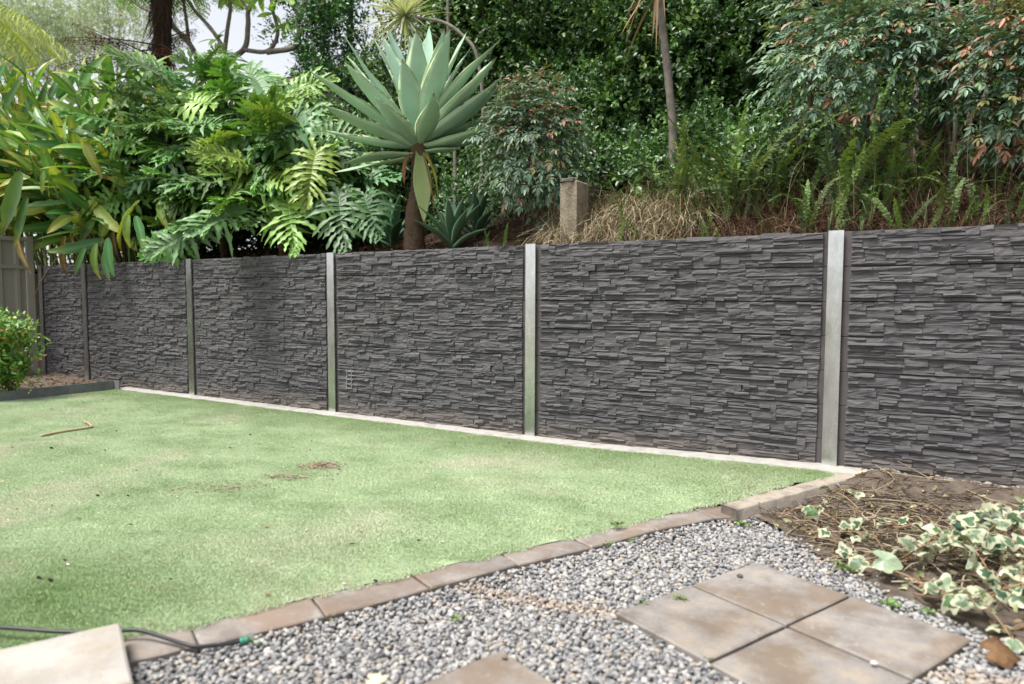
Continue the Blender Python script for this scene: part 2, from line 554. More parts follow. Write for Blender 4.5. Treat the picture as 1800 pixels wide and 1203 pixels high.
tag(sheet('gravel_bed', lambda y: (float(np.interp(y, [p[1] for p in EDGE_OUT], [p[0] for p in EDGE_OUT]))-.02, float(soil_left(max(y, -2.6)))+.12 if y > -2.6 else 4.6), np.linspace(-5.2, -.9, 60), 40, lambda x, y: np.full_like(x, -.092), M_gbase))
def bed_z(x, y):
    return .065+.02*ss(-.6, -2.5, y)-.035*ss(-.5, 0, y)*ss(-6.9, -5.5, x)+bumps(x, y, 6, .008, 9)+bumps(x, y, 25, .003, 10)
tag(sheet('garden_bed', lambda y: (-7.06, -5.205), np.linspace(-5.2, .012, 70), 60, bed_z, M_soil))

PAV_O, PAV_T = np.array([1.8993, -1.4754]), -.4075
pa, pb = np.array([math.cos(PAV_T), math.sin(PAV_T)]), np.array([math.sin(PAV_T), -math.cos(PAV_T)])
def paver_poly(o, a, b, sa=.4, sb=.4, gap=.005):
    o = np.array(o)+a*gap+b*gap
    return [o, o+b*(sb-2*gap), o+a*(sa-2*gap)+b*(sb-2*gap), o+a*(sa-2*gap)]
PAVERS = [paver_poly(PAV_O+pa*.4*i+pb*.4*j, pa, pb) for i in range(2) for j in range(2)]
fa, fb = nrm(np.array([.255, -.085])), nrm(np.array([-.085, -.255]))
FRONT = paver_poly((1.385, -2.622), fa, fb)
def inside(poly, x, y, grow=0.0):
    P = np.array(poly)
    c = P.mean(0)
    ok = np.ones(len(x), bool)
    for i in range(len(P)):
        a, b = P[i], P[(i+1) % len(P)]
        nn = np.array([(b-a)[1], -(b-a)[0]])
        nn = nn/np.linalg.norm(nn)
        if nn@(c-a) > 0: nn = -nn
        ok &= (x-a[0])*nn[0]+(y-a[1])*nn[1] < grow
    return ok

# stones of the gravel
def pebble(seed):
    r = np.random.default_rng(seed)
    t = (1+5**.5)/2
    V = nrm(np.array([(-1, t, 0), (1, t, 0), (-1, -t, 0), (1, -t, 0), (0, -1, t), (0, 1, t), (0, -1, -t), (0, 1, -t), (t, 0, -1), (t, 0, 1), (-t, 0, -1), (-t, 0, 1)], float))
    F = [(0, 11, 5), (0, 5, 1), (0, 1, 7), (0, 7, 10), (0, 10, 11), (1, 5, 9), (5, 11, 4), (11, 10, 2), (10, 7, 6), (7, 1, 8), (3, 9, 4), (3, 4, 2), (3, 2, 6), (3, 6, 8), (3, 8, 9), (4, 9, 5), (2, 4, 11), (6, 2, 10), (8, 6, 7), (9, 8, 1)]
    V = V.tolist()
    mid, G = {}, []
    def m(a, b):
        k = (min(a, b), max(a, b))
        if k not in mid:
            V.append(nrm((np.array(V[a])+np.array(V[b]))/2).tolist())
            mid[k] = len(V)-1
        return mid[k]
    for a, b, c in F:
        x, y, z = m(a, b), m(b, c), m(c, a)
        G += [(a, x, z), (b, y, x), (c, z, y), (x, y, z)]
    V = np.array(V)
    for _ in range(7):                                   # broken facets
        d = nrm(r.normal(size=3))
        h = r.uniform(.5, .85)
        ex = np.maximum(V@d-h, 0)
        V = V-ex[:, None]*d*.97
    V = V*np.array([1.0, r.uniform(.62, .9), r.uniform(.5, .72)])
    return MB().add(V, np.array(G))
M_peb, nt = new_mat('gravel_stone')
g = NT(nt)
oi = g.n('ObjectInfo')
geo = g.n('NewGeometry')
c = g.ramp(oi.outputs['Random'], [(0, lin(96, 96, 98)), (.25, lin(130, 130, 131)), (.5, lin(154, 153, 152)), (.78, lin(176, 174, 172)), (.90, lin(194, 189, 181)), (.97, lin(164, 146, 124))])
c = g.mix(g.math('MULTIPLY', g.noise(45, 3, .6, geo.outputs['Position']), .55), c, lin(120, 118, 118))
# a dusty trail of brown soil trodden across the stones
sx = g.n('SeparateXYZ')
g.l(geo.outputs['Position'], sx.inputs[0])
ln = g.math('ABSOLUTE', g.math('ADD', g.math('MULTIPLY_ADD', sx.outputs['X'], -.16, g.math('MULTIPLY', sx.outputs['Y'], .987)), 2.435))
tr = g.math('MULTIPLY', g.math('SUBTRACT', .07, ln), 9.0)
cl = g.n('Clamp')
g.l(tr, cl.inputs[0])
c = g.mix(g.math('MULTIPLY', cl.outputs[0], g.noise(14, 3, .6, geo.outputs['Position'])), c, lin(176, 146, 112))
g.out(c, .8, g.bump(g.noise(300, 3, .6, geo.outputs['Position']), .3, .002), 0, .35)
P = []
for layer, (zz, sp) in enumerate(((-.082, .0150), (-.073, .0160))):
    gx, gy = np.meshgrid(np.arange(-.2, 3.5, sp), np.arange(-4.4, -.88, sp))
    x = gx.ravel()+rng.normal(0, sp*.3, gx.size)
    y = gy.ravel()+rng.normal(0, sp*.3, gx.size)
    eo = np.array(EDGE_OUT)
    ok = (x > np.interp(y, eo[:, 1], eo[:, 0])+.012) & (x < soil_left(y)+rng.normal(.03, .03, len(x))) & ((x-CAM[0])*HT[0]+(y-CAM[1])*HT[1] < -.9)
    for pv in PAVERS+[FRONT]: ok &= ~inside(pv, x, y, .006)
    dz = .017*(1-ss(0, .13, x[ok]-np.interp(y[ok], eo[:, 1], eo[:, 0])))
    P.append(np.c_[x[ok], y[ok], zz+dz+rng.normal(0, .003, ok.sum())])
# a few kicked onto the soil and the paving edge
x, y = rng.uniform(1.85, 2.4, 40), rng.uniform(-1.4, -.85, 40)
ok = (x > soil_left(y))
P.append(np.c_[x[ok], y[ok], soil_z(x[ok], y[ok])+.004])
P = np.concatenate(P)
n = len(P)
s = rng.lognormal(math.log(.0102), .24, n)
tag(scatter('gravel', [M_peb], [pebble(k) for k in range(9)], P, np.c_[rng.normal(0, .35, (n, 2)), rng.random(n)*6.28], np.repeat(s[:, None], 3, 1), rng.integers(0, 9, n)), 'loose grey crushed gravel around the square pavers', 'gravel')

# pavers
def paver_mat(name, c1, c2, c3, dirt):
    m, nt = new_mat(name)
    g = NT(nt)
    pos = g.n('NewGeometry').outputs['Position']
    oi = g.n('ObjectInfo')
    off = g.n('VectorMath', operation='ADD')
    sc = g.n('VectorMath', operation='SCALE')
    cmb = g.n('CombineXYZ')
    g.l(oi.outputs['Random'], cmb.inputs[0])
    g.l(oi.outputs['Random'], cmb.inputs[1])
    g.l(cmb.outputs[0], sc.inputs[0])
    sc.inputs['Scale'].default_value = 37
    g.l(pos, off.inputs[0])
    g.l(sc.outputs[0], off.inputs[1])
    v = off.outputs[0]                                   # every slab has stains of its own
    col = g.ramp(g.noise(6, 8, .72, v), [(.34, c1), (.5, c2), (.66, c3)])
    st = g.ramp(g.noise(3.2, 7, .62, v), [(.46, 0.0), (.60, .8)])
    col = g.mix(st, col, dirt)
    sp = g.ramp(g.noise(22, 6, .75, v), [(.60, 0.0), (.70, .55)])
    col = g.mix(sp, col, lin(176, 166, 152))
    pit = g.ramp(g.noise(190, 3, .8, v), [(.60, 0.0), (.68, .7)])
    col = g.mix(pit, col, lin(84, 74, 66))
    dk = g.ramp(g.noise(70, 3, .7, v), [(.64, 0.0), (.74, .5)])
    col = g.mix(dk, col, lin(90, 78, 68))
    hv = g.n('HueSaturation')
    g.l(col, hv.inputs['Color'])
    g.l(g.math('MULTIPLY_ADD', oi.outputs['Random'], .22, .89), hv.inputs['Value'])
    g.out(hv.outputs[0], g.ramp(g.noise(5, 5, .6, v), [(.4, .62), (.6, .85)]), g.bump(g.noise(150, 5, .7, v), .4, .003), 0, .4)
    return m
M_pav = paver_mat('paver', lin(112, 104, 97), lin(136, 131, 127), lin(154, 143, 130), lin(112, 97, 82))
M_pavl = paver_mat('pale_paver', lin(146, 142, 136), lin(160, 156, 150), lin(172, 166, 158), lin(150, 139, 124))
M_pave = paver_mat('edging_paver', lin(112, 104, 98), lin(134, 127, 121), lin(154, 145, 138), lin(124, 106, 92))
st = thing('stepping_pavers', None, None, (PAV_O[0], PAV_O[1], -.1))
st['kind'] = 'structure'
for i, pv in enumerate(PAVERS+[FRONT]):
    mb = MB()
    dz = rng.normal(0, .0015)
    slab(mb, pv, -.098, -.060+dz, bev=.004, wob=.0006, n=4)
    mb.build('paver', M_pav, st, False)
ed = thing('paver_edging', None, None, (1.1, -2.1, -.1))
ed['kind'] = 'structure'
for i in range(len(EDGE_OUT)-1):
    a, b, c2, d = [np.array(v) for v in (EDGE_OUT[i], EDGE_OUT[i+1], EDGE_IN[i+1], EDGE_IN[i])]
    u = nrm(b-a)*.003
    mb = MB()
    slab(mb, [a+u, b-u, c2-u, d+u], -.1, EDGE_Z+rng.normal(0, .002), bev=.005, wob=.0012, n=4)
    mb.build('paver', M_pave, ed, False)
lp = thing('loose_paver', 'pale square paver lying loose across the edging with the black hose passing under it', 'paver', (.45, -3.42, -.02))
mb = MB()
la, lb = nrm(np.array([.368, -.172])), nrm(np.array([-.172, -.368]))
slab(mb, paver_poly((.405, -3.232), la, lb, .402, .402), -.030, .030, bev=.005, wob=.0006, n=4)
mb.build('slab', M_pavl, lp, False)

# steel edging of the left bed
mb = MB()
box(mb, (-5.212, -5.2, -.05), (-5.196, -.15, .098))
es = thing('steel_edging', 'grey steel edging strip holding back the soil bed at the lawn', 'edging', (-5.2, -2, 0))
M_steel = surf_mat('painted_steel', (.12, .13, .14), (.19, .2, .21), 5, .55, 40, .1, .002, (.15, .13, .115))
mb.build('edge_board', M_steel, es, False)
mb = MB()
box(mb, (-5.214, -.149, -.05), (-5.10, -.135, .100), )
mb.build('end_plate', M_steel, es, False)
# ================================================================== RETAINING WALL
def stone_mat():
    m, nt = new_mat('moulded_concrete')
    g = NT(nt)
    tc = g.n('NewGeometry').outputs['Position']
    col = g.ramp(g.noise(3, 6, .65, tc, (1, 1, 3)), [(.3, lin(82, 81, 83)), (.55, lin(93, 91, 92)), (.75, lin(105, 102, 102))])
    sp = g.ramp(g.noise(26, 4, .7, tc, (1, 1, 2)), [(.66, 0.0), (.8, .35)])
    col = g.mix(sp, col, lin(132, 124, 118))
    sx = g.n('SeparateXYZ')                                 # soil splashed on the lowest courses, pale salts here and there
    g.l(tc, sx.inputs[0])
    spl = g.ramp(g.math('MULTIPLY_ADD', g.noise(7, 5, .7, tc), .22, sx.outputs['Z']), [(.10, .5), (.27, 0.0)])
    col = g.mix(spl, col, lin(122, 110, 98))
    salt = g.ramp(g.noise(1.6, 6, .7, tc, (1, 1, .5), .8), [(.58, 0.0), (.76, .28)])
    col = g.mix(salt, col, lin(136, 131, 128))
    h1 = g.noise(9, 5, .6, tc, (1, 1, 9), .6)              # cleft layers running along the stone
    h2 = g.noise(38, 4, .65, tc, (.45, 1, 2.4))
    h = g.math('MULTIPLY_ADD', h2, .35, h1)
    g.out(col, .88, g.bump(h, .8, .006), 0, .25)
    return m
M_stone = stone_mat()
M_body = surf_mat('sleeper_concrete', lin(84, 80, 80), lin(96, 91, 90), 8, .9, 70, .35, .004)
def galv_mat():
    m, nt = new_mat('galvanised_steel')
    g = NT(nt)
    pos = g.n('NewGeometry').outputs['Position']
    col = g.ramp(g.noise(16, 7, .78, pos, (1, 1, .45)), [(.3, (.54, .55, .55)), (.55, (.70, .71, .70)), (.75, (.88, .89, .89))])
    ro = g.ramp(g.noise(9, 5, .7, pos, (1, 1, .25)), [(.3, .16), (.7, .34)])
    g.out(col, ro, g.bump(g.noise(50, 2, .5, pos), .05, .002), .95, .5)
    return m
M_galv = galv_mat()
wall = thing('retaining_wall', 'dark charcoal retaining wall of stacked stone-faced concrete sleepers between galvanised steel posts', 'wall', (0, .05, 0))
POSTS = [-7.0, -6.0, -4.0, -2.0, 0.0, 2.0, 4.0]
for i, x in enumerate(POSTS):
    mb = MB()
    w = .040
    zt = 1.404
    box(mb, (x-w, -.021, -.09), (x+w, -.010, zt))
    box(mb, (x-.004, -.010, -.09), (x+.004, .101, zt-.001))
    box(mb, (x-w, .101, -.09), (x+w, .111, zt))
    mb.build('post', M_galv, wall, False)
def make_stone(x0, x1, z0, z1, dep, r):
    """one cleft block of the moulded face: uneven front, chipped edges"""
    nx = max(3, min(6, int((x1-x0)/.04)+2))
    nz = 4
    X = np.linspace(x0, x1, nx)
    V = np.zeros((nx, nz, 3))
    lay = r.normal(0, .0016, (nx, nz))
    step = np.cumsum(r.normal(0, .0030, nz))                # cleft layers: each lip a little in front of or behind the next
    step -= step.mean()
    lean = np.linspace(-1, 1, nx)*r.normal(0, .0022)
    cut = np.r_[0, np.sort(r.uniform(.2, .8, 2)), 1]
    edge = np.clip(np.cumsum(r.normal(0, .0012, nx)), -.003, .003)
    edge2 = np.clip(np.cumsum(r.normal(0, .0012, nx)), -.003, .003)
    for j in range(nz):
        v = np.clip(cut[j]+(r.normal(0, .09, nx) if 0 < j < nz-1 else 0), 0, 1)
        V[:, j, 0] = X
        V[:, j, 2] = (z0+edge)*(1-v)+(z1+edge2)*v
        V[:, j, 1] = .002-dep-lay[:, j]-step[j]-lean+(.003 if j == nz-1 else 0)
    V[:, :, 1] = np.minimum(V[:, :, 1], -.001)
    Vf = V.reshape(-1, 3)
    B = Vf.copy()
    B[:, 1] = .0055
    idx = np.arange(nx*nz).reshape(nx, nz)
    F = [(idx[i, j], idx[i+1, j], idx[i+1, j+1], idx[i, j+1]) for i in range(nx-1) for j in range(nz-1)]
    per = [idx[i, 0] for i in range(nx)]+[idx[nx-1, j] for j in range(1, nz)]+[idx[i, nz-1] for i in range(nx-2, -1, -1)]+[idx[0, j] for j in range(nz-2, 0, -1)]
    m = len(per)
    o = nx*nz
    P2 = Vf[per].copy()
    P2[:, 1] = .0055
    F += [(per[(k+1) % m], per[k], o+k, o+(k+1) % m) for k in range(m)]
    return np.concatenate([Vf, P2]), F
def courses(L, r):
    """lays out one 200 mm mould: rows of thin blocks, some as tall as two rows"""
    hs = r.uniform(.75, 1.3, 9)
    hs = hs/hs.sum()*.192
    zs = np.r_[0, np.cumsum(hs)]+.0036
    out, blocked = [], []
    for k in range(9):
        x = 0.0
        while x < L-.03:
            w = r.choice([r.uniform(.045, .09), r.uniform(.09, .17), r.uniform(.17, .30)], p=[.34, .44, .22])
            x1 = min(x+w, L)
            if L-x1 < .04: x1 = L
            hit = [b for b in blocked if b[2] == k and b[0] < x1-1e-4 and b[1] > x+1e-4]
            if hit:
                b = min(hit)
                if b[0] <= x+.02: x = b[1]; continue
                x1 = b[0]
            top = zs[k+1]
            dep = float(np.clip(r.gamma(2.0, .0037)+.004, .004, .021))
            if k < 8 and r.random() < .2 and x1-x < .22:
                blocked.append((x, x1, k+1))
                top = zs[k+2]
            elif r.random() < .18:
                top += r.uniform(.003, .008)
            out.append((x, x1, zs[k]+.0004, top-.0004, dep))
            x = x1
    return out
MOULDS = [courses(1.86, np.random.default_rng(40+k)) for k in range(8)]
cand = []
body_of = {}
for bi in range(len(POSTS)-1):
    xa, xb = POSTS[bi], POSTS[bi+1]
    for row in range(7):
        z0 = 1.4-.2*(row+1)
        mb = MB()
        a, b = xa+.006, xb-.006
        # sleeper body with small chamfers along its upper and lower arris
        ya, yb, c = .003, .095, .002
        zz0, zz1 = z0+.0014, z0+.1986-(.0 if row else .002)
        V = []
        for x in (a, b):
            V += [(x, ya+c, zz0), (x, ya, zz0+c), (x, ya, zz1-c), (x, ya+c, zz1), (x, yb, zz1), (x, yb, zz0)]
        F = [(0, 6, 7, 1), (1, 7, 8, 2), (2, 8, 9, 3), (3, 9, 10, 4), (4, 10, 11, 5), (5, 11, 6, 0), (0, 1, 2, 3), (0, 3, 4, 5), (6, 9, 8, 7), (6, 11, 10, 9)]
        mb.add(V, F)
        so = mb.build('sleeper', M_body, wall, False)
        r = np.random.default_rng(1000+bi*17+row)
        mould = MOULDS[int(r.integers(0, 8))]
        ml = .042+r.uniform(.026, .036)+(.008 if bi == 5 else 0)
        mr = .042+r.uniform(.024, .034)
        span = xb-xa-ml-mr
        flip = r.random() < .5
        off = 0.0 if span > 1.5 else r.uniform(0, .8)
        mine = []
        for (x0, x1, q0, q1, dep) in mould:
            if flip: x0, x1 = 1.86-x1, 1.86-x0
            x0, x1 = x0-off, x1-off
            if span > 1.5: x0, x1 = x0*span/1.86, x1*span/1.86
            x0, x1 = max(x0, 0), min(x1, span)
            if x1-x0 < .02: continue
            X0, X1 = xa+ml+x0+.0006, xa+ml+x1-.0006
            st_ = make_stone(X0, X1, z0+q0, z0+q1, dep, r)
            d = math.hypot((X0+X1)/2-CAM[0], CAM[1])
            mine.append((st_, (X1-X0)*(q1-q0)/d**2*(1 if 1.1 < X0 and X1 < 2.93 and z0+q1 > .06 else .0), so))
        cand += mine
order = sorted(range(len(cand)), key=lambda i: -cand[i][1])
single = set(order[:300])
rest = {}
for i, (s_, a_, so) in enumerate(cand):
    if i in single:
        MB().add(*s_).build('stone', M_stone, so, False)
    else:
        rest.setdefault(so.name, (so, MB()))[1].add(*s_)
for so, mb in rest.values():
    mb.build('stone_facing', M_stone, so, False, 'stuff')
# chalked marks left by the mason on one sleeper
mb = MB()
for (x0, x1, y0, y1) in ((608, 622, 653, 653), (609, 621, 667, 667), (610, 610, 650, 684), (618, 618, 650, 684), (609, 619, 683, 683), (612, 624, 660, 660)):
    a, b = on_y(x0, y0, -.014), on_y(x1, y1, -.014)
    box(mb, (min(a[0], b[0])-.0011, -.019, min(a[2], b[2])-.0011), (max(a[0], b[0])+.0011, -.012, max(a[2], b[2])+.0011))
mb.build('chalk_mark', surf_mat('chalk', (.14, .14, .14), (.45, .45, .46), 60), wall, False)

# ================================================================== FENCE at the far left corner
M_fence = surf_mat('fence_steel', lin(140, 137, 128), lin(152, 148, 138), 2.0, .5, 8, .05, .002)
fence = thing('steel_fence', 'grey-green ribbed steel sheet fence meeting the dark wall at the corner', 'fence', (-7.09, -2.5, 0))
def rib_sheet(y0, y1, z0, z1, x):
    mb = MB()
    prof = [(0, 0), (.055, 0), (.072, .032), (.108, .032), (.125, 0)]
    P = []
    y = y1
    while y > y0:
        for d, h in prof: P.append((x+h, y-d))
        y -= .19
    P.append((x, y))
    n = len(P)
    V = [(p[0], p[1], z0) for p in P]+[(p[0], p[1], z1) for p in P]+[(p[0]-.002, p[1], z0) for p in P]+[(p[0]-.002, p[1], z1) for p in P]
    F = [(i, i+1, n+i+1, n+i) for i in range(n-1)]+[(2*n+i+1, 2*n+i, 3*n+i, 3*n+i+1) for i in range(n-1)]+[(n+i, n+i+1, 3*n+i+1, 3*n+i) for i in range(n-1)]
    return mb.add(V, F)
for k in range(2):
    rib_sheet(-.12-2.4*(k+1)+.05, -.12-2.4*k, .19, 1.72, -7.14).build('panel_sheet', M_fence, fence, False)
for nm, z in (('top_rail', 1.36), ('bottom_rail', .175), ('cap_rail', 1.70)):
    mb = MB()
    box(mb, (-7.145, -4.9, z), (-7.095, -.115, z+.045))
    mb.build(nm, M_fence, fence, False)
for y in (-.115, -2.49, -4.9):
    mb = MB()
    box(mb, (-7.15, y+.005, -.1), (-7.09, y+.075, 1.76))
    mb.build('post', M_fence, fence, False)
mb = MB()
box(mb, (-7.13, -4.9, -.1), (-7.10, -.12, .17))
mb.build('plinth_board', surf_mat('old_timber', lin(120, 100, 80), lin(150, 130, 105), 6, .9, 50, .4, .004), fence, False)
# ================================================================== BANK behind the wall
def bank_slope(x): return .16+.30*ss(-3.2, -.4, x)
def bank_z(x, y):
    x, y = np.asarray(x, float), np.asarray(y, float)
    z = 1.335+bank_slope(x)*np.clip(y-.25, 0, 2.4)+.10*np.clip(y-2.65, 0, 4)
    return z+bumps(x, y, 4, .018, 21)*ss(.1, .5, y)+bumps(x, y, 17, .006, 22)*ss(.1, .5, y)
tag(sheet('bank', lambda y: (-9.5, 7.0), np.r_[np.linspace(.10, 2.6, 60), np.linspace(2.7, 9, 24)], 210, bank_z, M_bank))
mb = MB()                                                   # cut faces of the raised ground beyond the garden
for (a, b) in (((-9.5, .10), (-7.1, .10)), ((4.1, .10), (7.0, .10)), ((-9.5, 9), (-9.5, .1)), ((7.0, .1), (7.0, 9)), ((7, 9), (-9.5, 9))):
    za, zb = float(bank_z(a[0], a[1])), float(bank_z(b[0], b[1]))
    mb.add([(a[0], a[1], -.2), (b[0], b[1], -.2), (b[0], b[1], zb-.02), (a[0], a[1], za-.02)], [(0, 1, 2, 3)])
tag(mb.build('bank_cut', M_bank, None, False, 'structure'))

M_agave = leaf_mat('agave_leaf', .6, .08, .2, 4, .3, .02)
M_phil = leaf_mat('philodendron_leaf', .46, .16, .45, 6, .4, .035)
M_ging = leaf_mat('ginger_leaf', .40, .28, .3, 7, .45, .035)
M_hedge = leaf_mat('hedge_leaf', .38, .18, .3, 1.5, .5, .03)
M_nand = leaf_mat('nandina_leaf', .45, .2, .3, 3, .4, .03)
M_fern = leaf_mat('fern_leaf', .5, .25, .3, 6, .35, .03)
M_dry = leaf_mat('dry_leaf', .8, .1, .3, 8, .2, .02)
M_ivy = leaf_mat('ivy_leaf', .42, .15, .2, 20, .4, .02)
M_stem = leaf_mat('green_stem', .5, 0.02, .2, 8, .4, .02)
M_bark = surf_mat('bark', (.085, .065, .05), (.17, .14, .11), 12, .92, 45, .9, .012, (.12, .095, .075), attr=True, bsc=(1, 1, .35))

# ================================================================== AGAVE on its trunk
def arc(L, e0, e1, n=15, pw=1.0):
    """centre line in the (out, up) plane: elevation goes from e0 to e1 degrees"""
    t = np.linspace(0, 1, n)
    e = np.radians(e0+(e1-e0)*t**pw)
    o = np.r_[0, np.cumsum(np.cos((e[1:]+e[:-1])/2))]*L/(n-1)
    u = np.r_[0, np.cumsum(np.sin((e[1:]+e[:-1])/2))]*L/(n-1)
    return t, o, u, e
def agave_leaf(mb, org, hd, L, W, e0, e1, col, edge, tipc=None, roll=0.0, channel=.34, pw=1.0, side=0.0, wave=0.0):
    t, o, u, e = arc(L, e0, e1, 17, pw)
    hd = nrm(hd)
    sd = np.cross(UP, hd)
    P = org+o[:, None]*hd+u[:, None]*UP+side*(t**2)[:, None]*sd*L
    T = nrm(np.gradient(P, axis=0))
    N = -np.sin(e)[:, None]*hd+np.cos(e)[:, None]*UP
    N = nrm(N-T*np.sum(N*T, 1, keepdims=True))
    B = np.cross(N, T)
    if roll:
        a = roll*t
        N, B = N*np.cos(a)[:, None]+B*np.sin(a)[:, None], B*np.cos(a)[:, None]-N*np.sin(a)[:, None]
    w = np.where(t < .48, .40+.60*np.sin(t/.48*PI/2)**1.4, np.clip(1-((t-.48)/.52)**1.5, 0, 1)**.95)*W/2
    w = np.maximum(w, .0012)
    ch = channel*(1.1-.6*t)
    th = (.018*(1-t)**1.2+.0025)
    us = np.array([-1, -.86, -.45, 0, .45, .86, 1.0])
    wv = wave*np.sin(t*17+org[0]*9)*W*.5
    V, C = [], []
    c0 = np.asarray(col)
    for i in range(len(t)):
        tint = c0*(.9+.2*t[i])
        for k, uu in enumerate(us):
            h = w[i]*ch[i]*(uu*uu)*1.0+(wv[i]*abs(uu)**3*(1 if uu > 0 else -.7))
            V.append(P[i]+B[i]*w[i]*uu+N[i]*h)
            C.append(edge if abs(uu) > .95 else tint*(.95 if k == 3 else 1))
        for uu in (.6, 0, -.6):
            V.append(P[i]+B[i]*w[i]*uu+N[i]*(w[i]*ch[i]*uu*uu-th[i]*(1-.5*abs(uu))))
            C.append(tint*np.array([.98, .97, .93]))
        if tipc is not None and t[i] > .97:
            for q in range(10): C[-1-q] = tipc
    m = 10
    F = [(i*m+j, i*m+(j+1) % m, (i+1)*m+(j+1) % m, (i+1)*m+j) for i in range(len(t)-1) for j in range(m)]
    mb.add(np.array(V), np.array(F), np.array(C))
AG = lin(164, 194, 172)
AGE = lin(186, 206, 158)
TIP = lin(120, 84, 60)
ab = on_y(728, 440, .50)
ab[2] = float(bank_z(ab[0], ab[1]))
ah = on_y(735, 262, .50)
agave = thing('agave', 'big pale blue-green agave rosette on a bare brown trunk behind the wall', 'agave', ab)
mb = MB()
n = 26
t = np.linspace(0, 1, n)
P = bez([ab-UP*.1, ab+UP*.3+HR*.01, ab*.35+ah*.65+HR*.03, ah+UP*.12], n)
rr = (.098-.030*t)*(1+.05*np.sin(t*70))+rng.normal(0, .002, n)
tube(mb, P, rr, 14, (.75, .62, .5))
tr = mb.build('trunk', M_bark, agave)
mb = MB()                                                    # fibres and old leaf scars on the trunk
for k in range(150):
    a, h = rng.random()*6.28, rng.random()
    i = int(h*(n-1))
    q = P[i]+(HR*math.cos(a)+HT*math.sin(a))*(rr[i]-.002)
    ta = -HR*math.sin(a)+HT*math.cos(a)
    l = rng.uniform(.03, .075)
    w = np.linspace(.006, .001, 4)
    pts = np.array([q+ta*l*s_+(HR*math.cos(a)+HT*math.sin(a))*.012*s_-UP*.02*s_*s_ for s_ in np.linspace(0, 1, 4)])
    ribbon(mb, pts, np.tile(UP, (4, 1)), np.tile(HT, (4, 1)), w, [(-1, 0), (1, 0)], lin(120, 98, 74))
mb.build('leaf_scar', M_dry, tr, True, 'stuff')
def hdir(deg):                           # 0 = to the right of the view, 90 = towards the viewer, 180 = left
    a = math.radians(deg)
    return HR*math.cos(a)+HT*math.sin(a)
rings = [  # azimuth, length, width, e0, e1, up the stem
    (250, .84, .14, 86, 82, .20), (300, .92, .17, 82, 76, .17), (215, .90, .16, 80, 73, .17),
    (78, .82, .19, 73, 72, .12), (125, .88, .18, 74, 70, .14), (40, .88, .19, 74, 68, .14), (355, .98, .19, 70, 62, .13), (190, 1.0, .19, 68, 60, .13), (270, .98, .2, 74, 68, .13), (325, .95, .19, 70, 64, .12), 
    (98, .66, .195, 62, 66, .08), (148, .85, .17, 55, 62, .09), (12, .92, .18, 50, 56, .09), (56, .84, .18, 52, 58, .09), (172, .96, .185, 47, 50, .08), (340, .96, .19, 48, 50, .08), 
    (160, .80, .175, 26, 40, .05), (30, .78, .175, 22, 48, .05), (5, .88, .18, 22, 36, .05), (338, .80, .18, 22, 32, .05), (60, .62, .17, 18, 50, .04),
    (178, .82, .165, 6, 24, .02), (148, .72, .165, 4, 20, .02), (22, .76, .16, 4, 34, .02), (350, .72, .16, 4, 20, .01), (112, .55, .18, 18, 44, .03), (140, .78, .18, 36, 44, .06), (36, .85, .18, 34, 44, .06)]
for (az, L, W, e0, e1, up) in rings:
    mb = MB()
    jig = rng.normal(0, 1, 6)
    hd = hdir(az+jig[0]*6)
    agave_leaf(mb, ah+UP*up+hd*.035, hd, L*(1.05+jig[1]*.06)*(1.08 if e0 < 60 else 1), W*1.22, e0-3+jig[2]*3, e1-2+jig[3]*6, AG*(1+jig[4]*.06)*(1, 1, 1+jig[5]*.05), AGE, TIP if rng.random() < .6 else None, jig[5]*.22, (.40 if e0 > 60 else .46), side=jig[1]*.09, wave=.05)
    mb.build('leaf', M_agave, agave)
# tired outer leaves: two bent level to the left, one hanging in front, withered ones
for (az, L, W, e0, e1, col, up, roll, pw) in ((176, .70, .20, -14, -10, lin(150, 178, 146), -.07, .5, 1), (158, .60, .19, -8, -16, lin(146, 176, 146), -.05, -.5, 1), (70, .66, .165, -62, -84, lin(170, 190, 126), -.03, .1, .6), (8, .34, .15, -5, 10, lin(150, 184, 150), -.02, .1, 1)):
    mb = MB()
    agave_leaf(mb, ah+UP*up+hdir(az)*.05, hdir(az), L, W, e0, e1, col, AGE*.95, lin(150, 120, 90), roll, .16, pw)
    mb.build('leaf', M_agave, agave)
for (az, L, W, e0, e1, col) in ((30, .46, .07, -40, -86, lin(170, 160, 84)), (140, .34, .045, -30, -100, lin(156, 122, 84)), (45, .60, .035, -55, -84, lin(150, 112, 72))):
    mb = MB()
    agave_leaf(mb, ah-UP*.02+hdir(az)*.05, hdir(az), L, W, e0, e1, col, col*.9, TIP, .9, .5, .6, wave=.25)
    mb.build('withered_leaf', M_dry, agave)
# young agaves at its foot
def small_agave(px_, py_, Y, s, label, col, n=17):
    p = on_y(px_, py_, Y)
    p[2] = float(bank_z(p[0], p[1]))
    a = thing('young_agave', label, 'agave', p)
    for k in range(n):
        f = k/n
        az = k*137.5+rng.normal(0, 8)
        mb = MB()
        agave_leaf(mb, p+UP*(.02+.10*(1-f))*s, hdir(az), s*(.42+.18*f), s*.10, 84-64*f, 74-72*f, col*(1+rng.normal(0, .1)), col*1.25, None, rng.normal(0, .15), .3, side=rng.normal(0, .05))
        mb.build('leaf', M_agave, a)
    return a
small_agave(795, 415, .42, .86, 'young dark green agave right of the big agave trunk', lin(84, 112, 86))
small_agave(690, 412, .85, 1.0, 'young agave half hidden behind the left of the big agave trunk', lin(84, 122, 92), 13)
small_agave(838, 405, .75, .85, 'young agave in shade against the left foot of the blue-green nandina', lin(76, 102, 80), 13)

